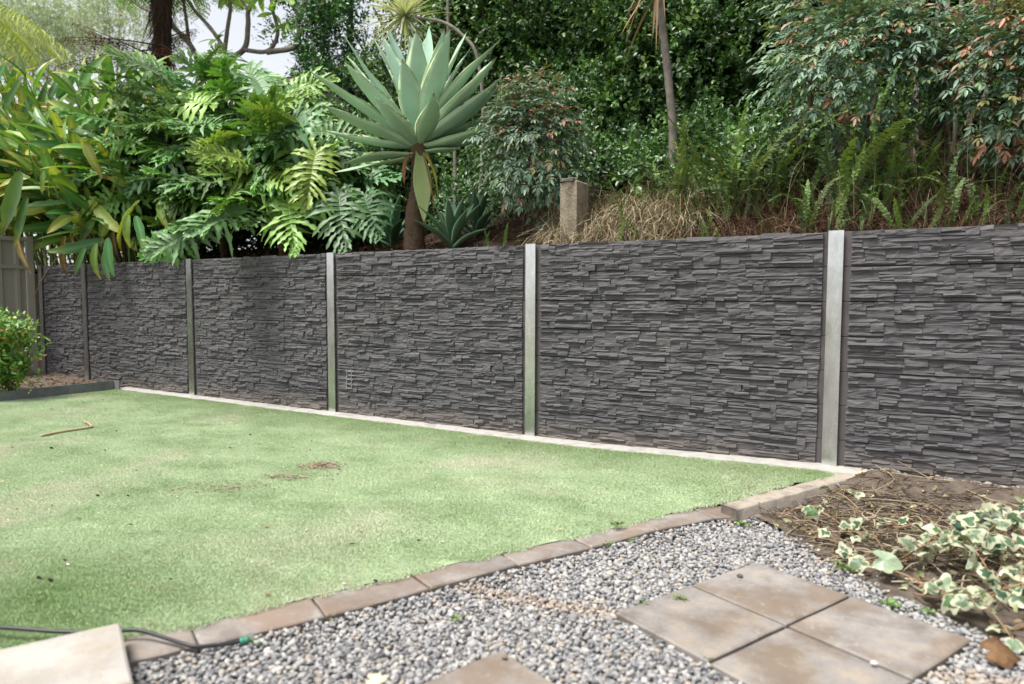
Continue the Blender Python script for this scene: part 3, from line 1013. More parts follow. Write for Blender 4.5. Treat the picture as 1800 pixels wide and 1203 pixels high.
# ================================================================== SPLIT-LEAF PHILODENDRON
def phil_leaf(seed, L=.62, col=None, droop=.35, cup=.35):
    """lobed blade, origin where the stalk joins, x to the tip"""
    r = np.random.default_rng(seed)
    mb = MB()
    rib = col*1.35+np.array([.03, .05, .01])
    def mid(t):
        t = np.asarray(t, float)
        return np.stack([L*(t*np.cos(droop*t*.8)), np.zeros_like(t), -L*droop*t*t*.55], -1)
    nl = 12
    def lobe(p, ang, l, w, sgn, z0):
        n = 9
        s = np.linspace(0, 1, n)
        bend = sgn*r.normal(-.25, .18)
        a = ang+bend*s
        q = p+np.c_[np.r_[0, np.cumsum(np.cos(a[1:]))]*l/(n-1), np.r_[0, np.cumsum(np.sin(a[1:]))]*l/(n-1), np.zeros(n)]
        yy = np.abs(q[:, 1])
        q[:, 2] += cup*yy-(.9+r.normal(0, .25))*yy**2/L*1.1+r.normal(0, .012)*s+z0-.10*l*s**2*r.uniform(.3, 2.2)
        side = np.c_[-np.sin(a), np.cos(a), np.zeros(n)]
        prof = w*(.62+.75*np.sin(s*PI*.72)**1.2)*(1-s**5*.92)
        prof = prof*(1+.48*np.sin(s*19+r.random()*6.28)*(s > .2))
        upv = np.tile(UP, (n, 1))
        ruf = r.normal(0, .16, n)*(s > .2)
        c = np.broadcast_to(np.stack([col*.95, rib, col]), (n, 3, 3)).copy()
        c *= (1+.15*(s-.5))[:, None, None]
        V = np.stack([q-side*prof[:, None]*.5+upv*(prof*(.18+ruf))[:, None], q, q+side*prof[:, None]*.5*r.uniform(.85, 1.2)+upv*(prof*(.18-ruf))[:, None]], 1)
        F = np.array([(i*3+j, i*3+j+1, (i+1)*3+j+1, (i+1)*3+j) for i in range(n-1) for j in range(2)])
        mb.add(V.reshape(-1, 3), F, c.reshape(-1, 3))
    ts = np.linspace(.0, .93, nl)
    for sg in (-1, 1):
        for k, t in enumerate(ts):
            ang = math.radians(150-135*(t**.62)+r.normal(0, 7))
            l = L*(.56*math.sin(min(1, .35+t*1.1)*PI*.5)*(1-t**2.2*.72)+.03)*r.uniform(.72, 1.16)
            if t > .55: l *= .95
            lobe(mid(t), sg*ang, l, L*.064*(1.15-.4*t), sg, 0)
    lobe(mid(.95), 0, L*.2, L*.09, 1, 0)
    n = 12
    t = np.linspace(-.02, 1, n)
    ribbon(mb, mid(t)+UP*.002, np.tile([0, 1.0, 0], (n, 1)), np.tile(UP, (n, 1)), L*(.125-.09*t), [(-1, .22), (-.1, .02), (0, -.03), (.1, .02), (1, .22)], [col, col, rib, col, col])
    return mb
PC = [lin(78, 116, 56), lin(92, 130, 60), lin(110, 146, 64), lin(68, 104, 64), lin(84, 116, 78), lin(128, 154, 72), lin(98, 128, 86)]
PH = [phil_leaf(100+k, .62, PC[k % 7], .25+.12*(k % 3), .25+.15*(k % 2)).mesh('leaf', M_phil) for k in range(10)]
PH_pale = phil_leaf(131, .55, lin(120, 142, 76), .5, .45).mesh('leaf', M_phil)
PH_pale2 = phil_leaf(132, .55, lin(116, 150, 72), .6, .4).mesh('leaf', M_phil)
def stalk(a, b, sag, r0=.013, r1=.008, col=lin(96, 130, 66)):
    m = (a+b)/2+UP*sag
    mb = MB()
    tube(mb, bez([a, m, b], 10), np.linspace(r0, r1, 10), 6, col)
    return mb
def phil_plant(label, base, crowns, nleaf, seed, reach, zr):
    r = np.random.default_rng(seed)
    o = thing('split_leaf_philodendron', label, 'philodendron', base)
    mb = MB()
    tube(mb, bez([base-UP*.1, base+UP*.25+HT*.12, base+UP*.45+HT*.05], 10), [.06, .065, .06, .062, .058, .06, .055, .055, .05, .04], 9, (.8, .62, .45))
    mb.build('trunk', M_bark, o)
    for k in range(nleaf):
        c = crowns[k % len(crowns)]
        f = (k+.5)/nleaf
        az = r.uniform(-20, 200) if r.random() < .86 else r.uniform(200, 340)
        el = r.uniform(zr[0], zr[1])
        rad = reach*r.uniform(.55, 1.0)
        d = hdir(az)*math.cos(math.radians(el))+UP*math.sin(math.radians(el))
        e = c+d*rad
        e[1] = max(e[1], -.02)
        if e[2] < 1.5: e[2] = 1.5+r.random()*.1
        stalk(c, e, .10*rad*(1 if el < 50 else .2)).build('stalk', M_stem, o)
        bd = nrm(hdir(az+r.normal(0, 28))*(.9 if el < 60 else .7)+UP*(.35*math.sin(math.radians(el))-.12+r.normal(0, .22)))
        nn = nrm(UP*.75+HT*.65+r.normal(0, .22, 3))
        link('leaf', PH[int(r.integers(0, 10))], o, scaled(frame(e, bd, nn), r.uniform(.66, 1.05)))
    return o
p1_ = on_y(505, 440, .75); p1_[2] = float(bank_z(p1_[0], p1_[1]))
p2_ = on_y(400, 440, .95); p2_[2] = float(bank_z(p2_[0], p2_[1]))
p3_ = on_y(335, 440, 1.0); p3_[2] = float(bank_z(p3_[0], p3_[1]))
ph1 = phil_plant('split-leaf philodendron between the big agave and the dense philodendron mass', p1_, [p1_+UP*.40, p1_+UP*.75-HR*.15], 72, 5, .85, (-5, 82))
ph2 = phil_plant('broad philodendron mass under the bare grey branches', p2_, [p2_+UP*.55, p2_+UP*1.15-HR*.2, p2_+UP*1.0+HR*.3], 120, 6, 1.08, (0, 80))
ph3 = phil_plant('philodendron spilling leaves beside the yellowing ginger', p3_, [p3_+UP*.45, p3_+UP*.85-HR*.05], 56, 8, .85, (-8, 75))
# leaves that stand out in the photograph: where their stalk joins, where the tip points
for (o, x, y, Y, tx, ty, tY, s, m, up) in ((ph2, 378, 180, .35, 268, 165, .25, 1.25, PH[5], .5), (ph2, 360, 172, .5, 300, 130, .6, 1.1, PH[2], .7), (ph1, 424, 262, .35, 372, 264, .15, .95, PH_pale, .2), (ph2, 376, 328, .30, 322, 322, .15, .95, PH_pale2, .3), (ph3, 316, 276, .25, 250, 306, .05, 1.15, PH[4], .6), (ph1, 480, 400, .22, 505, 345, .1, 1.0, PH[5], .3), (ph1, 506, 350, .20, 512, 412, .0, 1.0, PH[9], -.1), (ph1, 556, 268, .3, 540, 325, .1, .9, PH[5], .2), (ph1, 540, 215, .5, 470, 245, .3, 1.15, PH[4], .6), (ph1, 595, 340, .35, 602, 420, .12, 1.0, PH[3], -.3), (ph2, 470, 170, .6, 440, 120, .7, 1.2, PH[6], .7), (ph2, 400, 120, .9, 370, 75, 1.1, 1.2, PH[4], .6), (ph3, 250, 340, .2, 196, 352, .0, 1.0, PH[1], .2), (ph3, 330, 425, .12, 262, 440, -.06, .95, PH[1], -.2), (ph3, 205, 250, .5, 215, 232, .2, 1.0, PH[6], .4), (ph1, 640, 345, .5, 660, 400, .3, .9, PH[3], -.2)):
    a, b = on_y(x, y, Y), on_y(tx, ty, tY)
    c = {ph1: p1_, ph2: p2_, ph3: p3_}[o]+UP*.45
    stalk(c, a, .12).build('stalk', M_stem, o)
    link('leaf', m, o, scaled(frame(a, b-a, nrm(UP*max(up, .1)+HT*(.8-up*.4)+HR*.1)), s))

# ================================================================== GINGER CLUMPS
def ging_leaf(seed, L, W, col, tip, droop, ragged=0.0, curl=.0):
    r = np.random.default_rng(seed)
    n = 17
    droop = droop*.62
    t = np.linspace(0, 1, n)
    P = np.c_[L*t*np.cos(droop*t*.7), L*.05*np.sin(t*3+seed), -L*droop*.55*t*t]
    w = W/2*np.clip((t+.02)**.55*(1.0-t)**.85*1.86, 0, 1)*(1+.05*np.sin(t*23+seed))+.0012
    w = w*(1+ragged*r.normal(0, .25, n)*(t > .6))
    rib = col*1.35+.03
    cc = np.zeros((n, 5, 3))
    for i in range(n):
        f = ss(.55, 1.0, t[i]+r.normal(0, .06))
        c = col*(1-f)+tip*f
        cc[i] = np.stack([c*(1-.15*f), c, rib*(1-f)+tip*f, c, c*(1-.1*f)])
    if ragged: cc[-2:] = lin(136, 104, 66)
    mb = MB()
    T = nrm(np.gradient(P, axis=0))
    side = np.tile([0, 1.0, 0], (n, 1))
    up = nrm(np.cross(T, side))
    ribbon(mb, P, side, up, w, [(-1, .22+curl), (-.5, .16), (0, 0), (.5, .16), (1, .22+curl)], cc)
    return mb
GC = [(lin(86, 130, 54), lin(118, 150, 60)), (lin(104, 142, 58), lin(170, 176, 78)), (lin(70, 116, 56), lin(88, 128, 60)), (lin(122, 152, 66), lin(186, 180, 88)), (lin(146, 164, 74), lin(192, 180, 92)), (lin(160, 172, 80), lin(176, 148, 84)), (lin(78, 122, 62), lin(130, 150, 66)), (lin(94, 134, 72), lin(124, 150, 76))]
GL = [ging_leaf(k, .58, .175, GC[k % 8][0], GC[k % 8][1], [.3, .7, .5, .9, .6, 1.0, .25, .45][k % 8], .6*(k % 3 == 1), .04*(k % 4)).mesh('leaf', M_ging) for k in range(12)]
GDEAD = [ging_leaf(60+k, .42, .07, lin(128, 106, 64), lin(104, 80, 54), .5, .5, .5).mesh('leaf', M_dry) for k in range(2)]
def ginger(label, base, canes, seed, nl=(9, 14)):
    r = np.random.default_rng(seed)
    o = thing('ginger_plant', label, 'ginger plant', base)
    for (off, top, H, bow) in canes:
        a = base+off
        a[2] = float(bank_z(a[0], max(a[1], .12)))-.05
        if a[1] < .12: a[1] = .12
        b = a+top+UP*H
        m = a*.5+b*.5+UP*H*bow
        P = bez([a, a*.72+m*.28+UP*H*.12, m, b], 18)
        mb = MB()
        tube(mb, P, np.linspace(.014, .006, 18), 6, lin(110, 128, 62))
        mb.build('cane', M_stem, o)
        n = int(r.integers(*nl))
        pl = nrm(np.cross(b-a, r.normal(size=3)+HT*.6))
        for k in range(n):
            f = .36+.64*k/(n-1)
            i = min(16, int(f*17))
            q, T = P[i], nrm(P[i+1]-P[i])
            s = 1 if k % 2 else -1
            spread = .95-.45*f
            d = nrm(T*(1-spread*.6)+pl*s*spread+r.normal(0, .16, 3)-UP*.14*(f < .8))
            nn = nrm(UP*.75+HT*.6-T*.2+r.normal(0, .35, 3))
            sz = r.uniform(.78, 1.12)*(.75 if k >= n-2 else 1)
            if r.random() < .05 and f < .6:
                link('dead_leaf', GDEAD[int(r.integers(0, 2))], o, frame(q, nrm(-UP+r.normal(0, .2, 3)), HT))
            else:
                link('leaf', GL[int(r.integers(0, 12))], o, scaled(frame(q, d, nn), sz))
    return o
def cane_set(seed, n, sx, sy, tx, ty, H):
    r = np.random.default_rng(seed)
    return [(np.array([r.uniform(*sx), r.uniform(*sy), 0]), np.array([r.uniform(*tx), r.uniform(*ty), 0]), r.uniform(*H), r.uniform(.10, .22)) for _ in range(n)]
g1 = np.array([-7.0, .55, 1.38])
g2 = np.array([-5.55, .40, 1.38])
g3 = np.array([-8.4, .5, 1.38])
gg1 = ginger('tall ginger clump of broad yellow-green leaves above the fence corner', g1, cane_set(11, 34, (-.5, .5), (-.3, .7), (-.9, .5), (-1.0, .1), (1.3, 2.75)), 31)
gg2 = ginger('ginger clump below the tree fern trunk, beside the philodendron', g2, cane_set(12, 34, (-.6, .4), (-.25, .5), (-.7, .3), (-.95, .0), (1.1, 2.45)), 32)
gg3 = ginger('ginger clump leaning over the ribbed steel fence', g3, cane_set(13, 30, (-.6, .7), (-.3, .7), (-.3, 1.0), (-1.7, -.4), (1.0, 2.7)), 33)
# yellowing leaves hanging over the wall
for (x, y, Y, tx, ty, tY, s, m) in ((165, 358, -.05, 104, 412, -.25, 1.05, 4), (172, 360, -.05, 130, 385, -.15, .85, 5), (172, 360, -.02, 200, 400, -.2, .95, 4), (243, 358, -.02, 182, 410, -.2, 1.15, 5), (236, 368, .0, 200, 405, -.25, 1.0, 4), (226, 378, -.1, 222, 428, -.16, .80, 3), (240, 380, -.1, 246, 430, -.14, .85, 6), (170, 380, .0, 132, 425, -.15, .95, 7), (150, 435, -.1, 126, 480, -.16, .82, 7), (170, 428, -.12, 163, 485, -.18, .9, 3), (186, 420, -.1, 196, 474, -.14, .95, 2), (182, 440, -.1, 190, 482, -.16, .7, 2), (280, 355, .0, 290, 392, -.1, .8, 3), (285, 360, .1, 312, 395, -.05, .8, 3), (50, 348, -.5, 20, 422, -.7, 1.15, 6), (35, 300, -.6, -5, 400, -.8, 1.2, 7), (152, 240, -.2, 160, 300, -.3, 1.15, 5), (75, 300, -.4, 70, 335, -.5, .9, 1), (100, 285, -.2, 70, 338, -.4, 1.0, 1)):
    a, b = on_y(x, y, Y-.05), on_y(tx, ty, Y-.10)
    s = np.linalg.norm(b-a)/.50
    o = gg1 if x > 60 else gg3
    link('leaf', GL[m], o, scaled(frame(a, b-a, nrm(HT*.8+UP*.55+rng.normal(0, .15, 3))), s))
for (x, y, Y, tx, ty, tY) in ((116, 415, -.1, 110, 488, -.14), (128, 405, -.08, 131, 452, -.12), (182, 418, -.1, 176, 440, -.2), (35, 420, -.5, 44, 480, -.55), (70, 385, -.3, 58, 380, -.4)):
    a, b = on_y(x, y, Y), on_y(tx, ty, Y-.04)
    link('dead_leaf', GDEAD[int(x) % 2], gg1 if x > 60 else gg3, scaled(frame(a, b-a, HT+UP*.2), np.linalg.norm(b-a)/.41))
# ================================================================== HEDGE at the back
def leaf_cloud(mb, centers, radii, per, L, W, cols, wts, face=(0, -1, 0), nl=9, up=.35, spread=.9):
    """clumps of sprigs: every sprig is a short shoot with leaves along it"""
    fc = np.asarray(face, float)
    Ps, Ds, Ns, Ls, Ws, Cs = [], [], [], [], [], []
    cols = np.asarray(cols)
    for c, r in zip(centers, radii):
        k = max(3, int(per*(np.mean(r)/.35)**2))
        d = nrm(rvec(k)+fc*.75+UP*.25)
        p = c+d*np.asarray(r)*rng.uniform(.72, 1.05, (k, 1))
        ax = nrm(d*.7+UP*up+rng.normal(0, .4, (k, 3)))
        tint = rng.choice(len(cols), k, p=wts)
        for i in range(nl):
            f = i/(nl-1)
            a = rng.random(k)*6.28+i*2.4
            e1 = nrm(np.cross(ax, [.3, .2, .9]))
            e2 = np.cross(ax, e1)
            rad = e1*np.cos(a)[:, None]+e2*np.sin(a)[:, None]
            Ps.append(p+ax*(f-.5)*L*2.6)
            Ds.append(nrm(rad*spread+ax*(.25+.9*f)-UP*.1))
            Ns.append(nrm(UP*.8+fc*.5+rng.normal(0, .35, (k, 3))))
            s = rng.uniform(.7, 1.15, k)*(1-.35*f)
            Ls.append(L*s)
            Ws.append(W*s*rng.uniform(.85, 1.15, k))
            Cs.append(cols[tint]*rng.uniform(.8, 1.2, (k, 1))*(1+.22*(f > .8)))
    add_leaves(mb, np.concatenate(Ps), np.concatenate(Ds), np.concatenate(Ns), np.concatenate(Ls), np.concatenate(Ws), np.concatenate(Cs))
HC = [lin(60, 98, 48), lin(74, 116, 54), lin(50, 84, 46), lin(96, 140, 64), lin(122, 160, 78)]
HW = [.30, .29, .19, .15, .07]
hedge = thing('hedge', 'tall dense dark green leafy hedge along the top of the bank', 'hedge', (-.5, 3.2, float(bank_z(-.5, 3.2))))
mb = MB()
nC = 300
cx = rng.uniform(-5.3, 5.2, nC)
cz = rng.uniform(2.15, 6.0, nC)
cy = 3.05+.28*np.sin(cx*1.7+cz*1.3)+.2*np.sin(cx*3.7-cz*2.1)+rng.normal(0, .16, nC)-.12*(cz-2.2)*(cz < 3.2)
ok = cz > bank_z(cx, cy)-.1
ok &= ~((cx < -4.0) & (cz > 4.3))
rad = rng.uniform(.22, .5, nC)
leaf_cloud(mb, np.c_[cx, cy, cz][ok], rad[ok][:, None]*np.array([[1.1, .8, .9]]), 30, .078, .043, HC, HW, nl=9)
cx, cy = rng.uniform(-5.2, 5, 150), rng.uniform(1.9, 2.9, 150)
cx[:60], cy[:60] = rng.uniform(-1.6, 1.6, 60), rng.uniform(1.35, 2.0, 60)
leaf_cloud(mb, np.c_[cx, cy, bank_z(cx, cy)+rng.uniform(.02, .32, 150)], np.full((150, 3), .28), 26, .075, .042, HC[:4], [.36, .3, .24, .1], nl=8)
nC = 150                                              # deeper layer
cx, cz = rng.uniform(-5.5, 5.6, nC), rng.uniform(2.0, 6.2, nC)
ok = ~((cx < -4.2) & (cz > 4.2))
leaf_cloud(mb, np.c_[cx, rng.uniform(3.6, 3.9, nC), cz][ok], np.full((ok.sum(), 3), .5), 26, .11, .07, HC[:3], [.4, .3, .3], nl=8)
mb.build('foliage', M_hedge, hedge, True, 'stuff')
for k in range(13):
    x = -5.0+k*.8+rng.normal(0, .1)
    a = np.array([x, 3.5+rng.normal(0, .1), 0.0])
    a[2] = float(bank_z(a[0], a[1]))-.05
    mb = MB()
    tube(mb, bez([a, a+UP*.9+rng.normal(0, .08, 3), a+UP*2.4+rng.normal(0, .18, 3), a+UP*3.4+rng.normal(0, .25, 3)], 12), np.linspace(.04, .012, 12), 7, (.5, .45, .4))
    mb.build('stem', M_bark, hedge)
# dark sheets added behind the leaves, coloured as the shade inside the hedge
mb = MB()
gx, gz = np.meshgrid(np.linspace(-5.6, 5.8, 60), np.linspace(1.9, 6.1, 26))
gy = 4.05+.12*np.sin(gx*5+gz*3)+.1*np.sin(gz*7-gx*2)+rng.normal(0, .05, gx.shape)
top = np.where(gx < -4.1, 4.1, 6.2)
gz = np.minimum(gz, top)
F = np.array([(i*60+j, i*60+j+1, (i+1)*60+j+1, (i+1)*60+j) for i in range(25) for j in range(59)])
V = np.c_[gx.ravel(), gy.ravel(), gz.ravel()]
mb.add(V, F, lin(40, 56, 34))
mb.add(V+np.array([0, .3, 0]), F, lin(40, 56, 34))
mb.build('shade_sheet', leaf_mat('hedge_shade', .9, 0.0, .2, 6, .1), hedge, True, 'stuff')

# a dark tree standing between the hedge and the shed
tb_ = np.array([-4.9, 3.3, float(bank_z(-4.9, 3.3))])
o = thing('dark_tree', 'dark leafy tree between the hedge and the bare grey branches', 'tree', tb_)
mb = MB()
tube(mb, bez([tb_-UP*.1, tb_+UP*1.2+HR*.05, tb_+UP*2.6-HR*.05, tb_+UP*3.6], 14), np.linspace(.09, .03, 14), 8, (.6, .55, .5))
mb.build('trunk', M_bark, o)
mb = MB()
n = 60
cl = np.array([on_y(rng.normal(585, 34), rng.uniform(-60, 150), 3.1+rng.normal(0, .25)) for _ in range(n)])
leaf_cloud(mb, cl, np.full((n, 3), .3), 30, .08, .04, HC, [.4, .25, .29, .05, .01], nl=8)
mb.build('crown', M_hedge, o, True, 'stuff')
# low dark shrubs that close the view behind the ginger and the philodendrons
for k, (x0, x1, zt, lab) in enumerate(((-5.4, -3.3, 3.1, 'dark shrub mass behind the philodendron and the shed wall'), (-7.6, -5.5, 3.0, 'dark shrub mass behind the tree fern trunk'), (-10.5, -7.7, 2.9, 'dark shrub mass behind the tall ginger'))):
    o = thing('shrub', lab, 'shrub', ((x0+x1)/2, 2.2, float(bank_z((x0+x1)/2, 2.2))))
    mb = MB()
    n = 85
    cx, cy = rng.uniform(x0, x1, n), rng.uniform(1.5, 2.6, n)
    cz = bank_z(cx, cy)+.05+(zt-1.6)*rng.random(n)
    leaf_cloud(mb, np.c_[cx, cy, cz], np.full((n, 3), .32), 34, .085, .045, HC[:4], [.36, .3, .24, .1], nl=8)
    mb.build('foliage', M_hedge, o, True, 'stuff')
    for q in range(4):
        a = np.array([x0+(x1-x0)*(q+.5)/4, 2.3, 0.0]); a[2] = float(bank_z(a[0], a[1]))-.05
        mb = MB()
        tube(mb, bez([a, a+UP*.5+rng.normal(0, .06, 3), a+UP*1.0+rng.normal(0, .15, 3)], 8), np.linspace(.03, .01, 8), 6, (.5, .45, .4))
        mb.build('stem', M_bark, o)
# ================================================================== NANDINA BUSHES
NB = [lin(100, 127, 104), lin(118, 142, 116), lin(82, 108, 86), lin(104, 122, 76), lin(146, 104, 86), lin(164, 112, 92), lin(130, 122, 78)]
def nandina(label, base, center, rad, nspray, wts, seed, top_red=.25, stems=6, Lf=.056):
    o = thing('nandina', label, 'shrub', base)
    for k in range(stems):
        e = center+rng.normal(0, .35, 3)*rad
        mb = MB()
        tube(mb, bez([base+rng.normal(0, .08, 3)*(1, 1, 0)-UP*.05, (base+e)/2+rng.normal(0, .06, 3), e], 9), np.linspace(.014, .006, 9), 5, (.9, .75, .6))
        mb.build('stem', M_bark, o)
    mb = MB()
    d = nrm(rvec(nspray)+HT*.55+UP*.25)
    sh = rng.uniform(.45, 1.05, (nspray, 1))**.6
    p = center+d*rad*sh
    low = p[:, 2] < bank_z(p[:, 0], np.maximum(p[:, 1], .12))+.05
    p[low, 2] += rng.uniform(.1, .5, low.sum())
    p[:, 1] = np.maximum(p[:, 1], .03)
    ax = nrm(d*.9-UP*.15+rng.normal(0, .3, (nspray, 3)))
    sd = nrm(np.cross(ax, UP)+rng.normal(0, .1, (nspray, 3)))
    up = nrm(np.cross(sd, ax))
    hgt = (p[:, 2]-center[2])/rad[2]
    col = rng.choice(7, nspray, p=wts)
    red = (rng.random(nspray) < top_red*ss(.3, 1, hgt)) | (rng.random(nspray) < top_red*.35*ss(-.2, -.8, hgt))
    col[red] = rng.integers(4, 7, red.sum())
    base_c = np.array(NB)[col]
    dr = nrm(ax-UP*.5)
    Ps, Ds, Ns, Ls, Cs = [], [], [], [], []
    # ternate leaves: three little fans, five leaflets each
    for fan, (fo, fs) in enumerate(((0.0, 0.0), (-.09, 1.0), (-.09, -1.0))):
        q = p+ax*fo+sd*fs*.075-UP*.02*abs(fs)
        axf = nrm(dr+sd*fs*.75)
        sf = nrm(np.cross(axf, up))
        for (aa, ll, oo) in ((0, 1.1, .03), (.75, .9, .012), (-.75, .9, .012), (1.35, .7, -.012), (-1.35, .7, -.012)):
            dd = nrm(axf*math.cos(aa)+sf*math.sin(aa)-UP*.12+rng.normal(0, .1, (nspray, 3)))
            Ps.append(q+axf*oo)
            Ds.append(dd)
            Ns.append(nrm(up+HT*.35+rng.normal(0, .2, (nspray, 3))))
            Ls.append(Lf*ll*rng.uniform(.8, 1.2, nspray))
            Cs.append(base_c*rng.uniform(.75, 1.2, (nspray, 1)))
    Ls = np.concatenate(Ls)
    add_leaves(mb, np.concatenate(Ps), np.concatenate(Ds), np.concatenate(Ns), Ls, Ls*.36, np.concatenate(Cs), .18, .16)
    mb.build('foliage', M_nand, o, True, 'stuff')
    return o
def on_bank(px_, py_, Y):
    p = on_y(px_, py_, Y)
    p[2] = float(bank_z(p[0], max(p[1], .12)))
    return p
b = on_bank(935, 420, .75)
c = on_y(932, 270, .62)
nandina('blue-green nandina bush with reddish tips between the agave and the concrete stump', b, c, np.array([.50, .42, .66]), 430, [.33, .30, .22, .07, .02, .02, .04], 1, .16)
b = on_bank(1500, 330, 1.35)
c = on_y(1505, 125, 1.15)
nandina('wide nandina bush with blue-green and pink leaves above the ferns', b, c, np.array([.76, .5, .62]), 560, [.32, .24, .2, .12, .04, .03, .05], 2, .2)
b = on_bank(1400, 300, 1.7)
c = on_y(1420, 40, 1.6)
nandina('loose grey-green nandina at the left of the wide nandina bush, in front of the hedge', b, c, np.array([.35, .3, .6]), 200, [.4, .25, .2, .1, .02, .01, .02], 4, .1, 4)
b = on_bank(1790, 330, 1.2)
c = on_y(1775, 130, 1.0)
nandina('red-tinged nandina bush right of the pale canes', b, c, np.array([.42, .4, .66]), 400, [.2, .18, .2, .2, .07, .07, .08], 3, .3)
b = on_bank(1890, 330, 1.3)
nandina('red-leaved nandina bush beyond the pale canes, farthest along the bank', b, on_y(1930, 90, 1.3), np.array([.5, .4, .6]), 260, [.14, .14, .18, .2, .12, .12, .10], 5, .5)

# ================================================================== FERNS
def fern_frond(seed, L, W, n, bend, col, crisp=.3):
    r = np.random.default_rng(seed)
    mb = MB()
    t = np.linspace(0, 1, n)
    ang = math.radians(78)-bend*t**1.4
    P = np.c_[np.r_[0, np.cumsum(np.cos(ang[1:]))]*L/(n-1), np.cumsum(r.normal(0, .0016, n)), np.r_[0, np.cumsum(np.sin(ang[1:]))]*L/(n-1)]
    T = nrm(np.gradient(P, axis=0))
    Y = np.tile([0, 1.0, 0], (n, 1))
    Nn = np.cross(T, Y)
    ribbon(mb, P[::2], Y[::2], Nn[::2], np.linspace(.003, .001, n)[::2], [(-1, 0), (1, 0)], lin(108, 112, 60))
    l = W/2*np.clip(np.sin((t*.93+.07)*PI)**.55, .05, 1)*(1-.35*t)
    for s in (-1, 1):
        d = nrm(Y*s+T*.22+Nn*r.normal(.1, crisp, (n, 1))+r.normal(0, .1, (n, 3)))
        k = np.arange(2, n)
        add_leaves(mb, P[k], d[k], Nn[k]+r.normal(0, .2, (len(k), 3)), l[k]*r.uniform(.85, 1.1, len(k)), np.full(len(k), L/n*1.5), col*r.uniform(.85, 1.15, (len(k), 1))*(1+.25*t[k][:, None]), .1, .2)
    return mb
FC = [lin(78, 104, 52), lin(90, 118, 58), lin(66, 92, 48), lin(106, 128, 62), lin(84, 100, 56), lin(62, 86, 50)]
FF = [fern_frond(200+k, .62, .085, 44, [.9, 1.6, 2.3, .6, 1.9, 1.2][k], FC[k], [.2, .3, .5, .6, .25, .4][k]).mesh('frond', M_fern) for k in range(6)]
def fern(label, px_, py_, Y, n, s, seed, lean=20, crown=1.0):
    r = np.random.default_rng(seed)
    p = on_bank(px_, py_, Y)
    o = thing('sword_fern', label, 'fern', p)
    for k in range(n):
        a = math.radians(r.uniform(0, 360))
        s_ = s*r.choice([.6, .8, 1.0, 1.2])
        h = np.array([math.cos(a), math.sin(a), 0])
        q = p+h*.09*r.random()*crown+HR*r.normal(0, .10)*crown
        q[2] = float(bank_z(q[0], max(q[1], .12)))-.01
        d = nrm(h+UP*0)
        M = frame(q, d, UP) @ Matrix.Rotation(math.radians(-r.uniform(-12, lean)), 4, 'Y') @ Matrix.Rotation(r.normal(0, .3), 4, 'X')
        link('frond', FF[int(r.integers(0, 6))], o, scaled(M, s_*r.uniform(.75, 1.1)))
    return o
fern('upright sword fern clump at the foot of the slender palm-like trunk', 1225, 330, .9, 32, 1.0, 1, 35, 1.6)
fern('tall bushy sword fern right of the slender trunk', 1290, 340, .85, 46, 1.2, 2, 35, 1.6)
fern('crisped sword fern between the tall bushy fern and the arching fern', 1370, 345, .95, 40, 1.1, 3, 40, 1.8)
fern('arching sword fern under the wide nandina bush', 1510, 340, .8, 42, 1.2, 4, 45, 1.8)
fern('sparse sword fern left of the dark stump in the shade', 1600, 345, 1.0, 24, 1.05, 5, 40, 1.5)
fern('small sword fern in the shade below the red-tinged nandina', 1735, 350, .9, 12, .85, 6, 45, 1.5)
fern('low sword fern drooping towards the wall below the bushy fern', 1270, 400, .30, 6, .5, 7, 50)
fern('low sword fern drooping to the wall below the arching fern', 1470, 395, .35, 5, .5, 8, 50)
fern('arching fern close behind the wall left of the bright galvanised post, under the nandina', 1420, 385, .48, 16, .62, 21, 55, 2.2)
fern('spreading fern close behind the wall below the dark timber post', 1620, 380, .50, 15, .6, 22, 55, 2.2)
fern('ragged fern close behind the wall below the slender trunk', 1215, 395, .52, 14, .6, 23, 50, 2.0)
fern('half-dead fern close behind the wall under the red-tinged nandina', 1745, 375, .55, 10, .6, 24, 55, 2.0)
fern('tiny fern on the bank between the young agaves and the blue-green nandina', 868, 425, .3, 5, .38, 9, 50)

# ================================================================== dry grass, litter, stump
def blades(mb, P, D, L, w, cols, droop, seg=6):
    n = len(P)
    t = np.linspace(0, 1, seg)
    side = nrm(np.cross(D, UP)+rng.normal(0, .25, (n, 3)))
    wob = rng.normal(0, .12, (n, 3))
    Q = P[:, None]+D[:, None]*(t[None, :, None]*L[:, None, None])-UP*(t**2)[None, :, None]*(L*droop)[:, None, None]+wob[:, None]*(np.sin(t*4)*t)[None, :, None]*L[:, None, None]
    ww = w[:, None]*(1-t[None]*.85)
    V = np.stack([Q-side[:, None]*ww[..., None], Q+side[:, None]*ww[..., None]], 2).reshape(-1, 3)
    F = np.array([(i*2, i*2+1, i*2+3, i*2+2) for i in range(seg-1)])
    F = (F[None]+(np.arange(n)*seg*2)[:, None, None]).reshape(-1, 4)
    mb.add(V, F, np.repeat(cols, seg*2, 0))
    return V
DG = np.array([lin(146, 131, 108), lin(120, 104, 84), lin(172, 160, 138), lin(104, 84, 64), lin(88, 100, 58), lin(120, 100, 76)])
dg = on_bank(1085, 350, .75)
grass = thing('dry_grass_clump', 'straw-coloured dry grass clump spilling to the wall right of the concrete stump', 'grass clump', dg)
mb = MB()
n = 4600
P = np.c_[rng.uniform(dg[0]-.46, dg[0]+.62, n), rng.uniform(.22, .95, n), np.zeros(n)]
P[:, 2] = bank_z(P[:, 0], P[:, 1])-.01
D = nrm(np.c_[rng.normal(0, .5, n), rng.normal(-.45, .4, n), rng.uniform(.5, 1.5, n)])
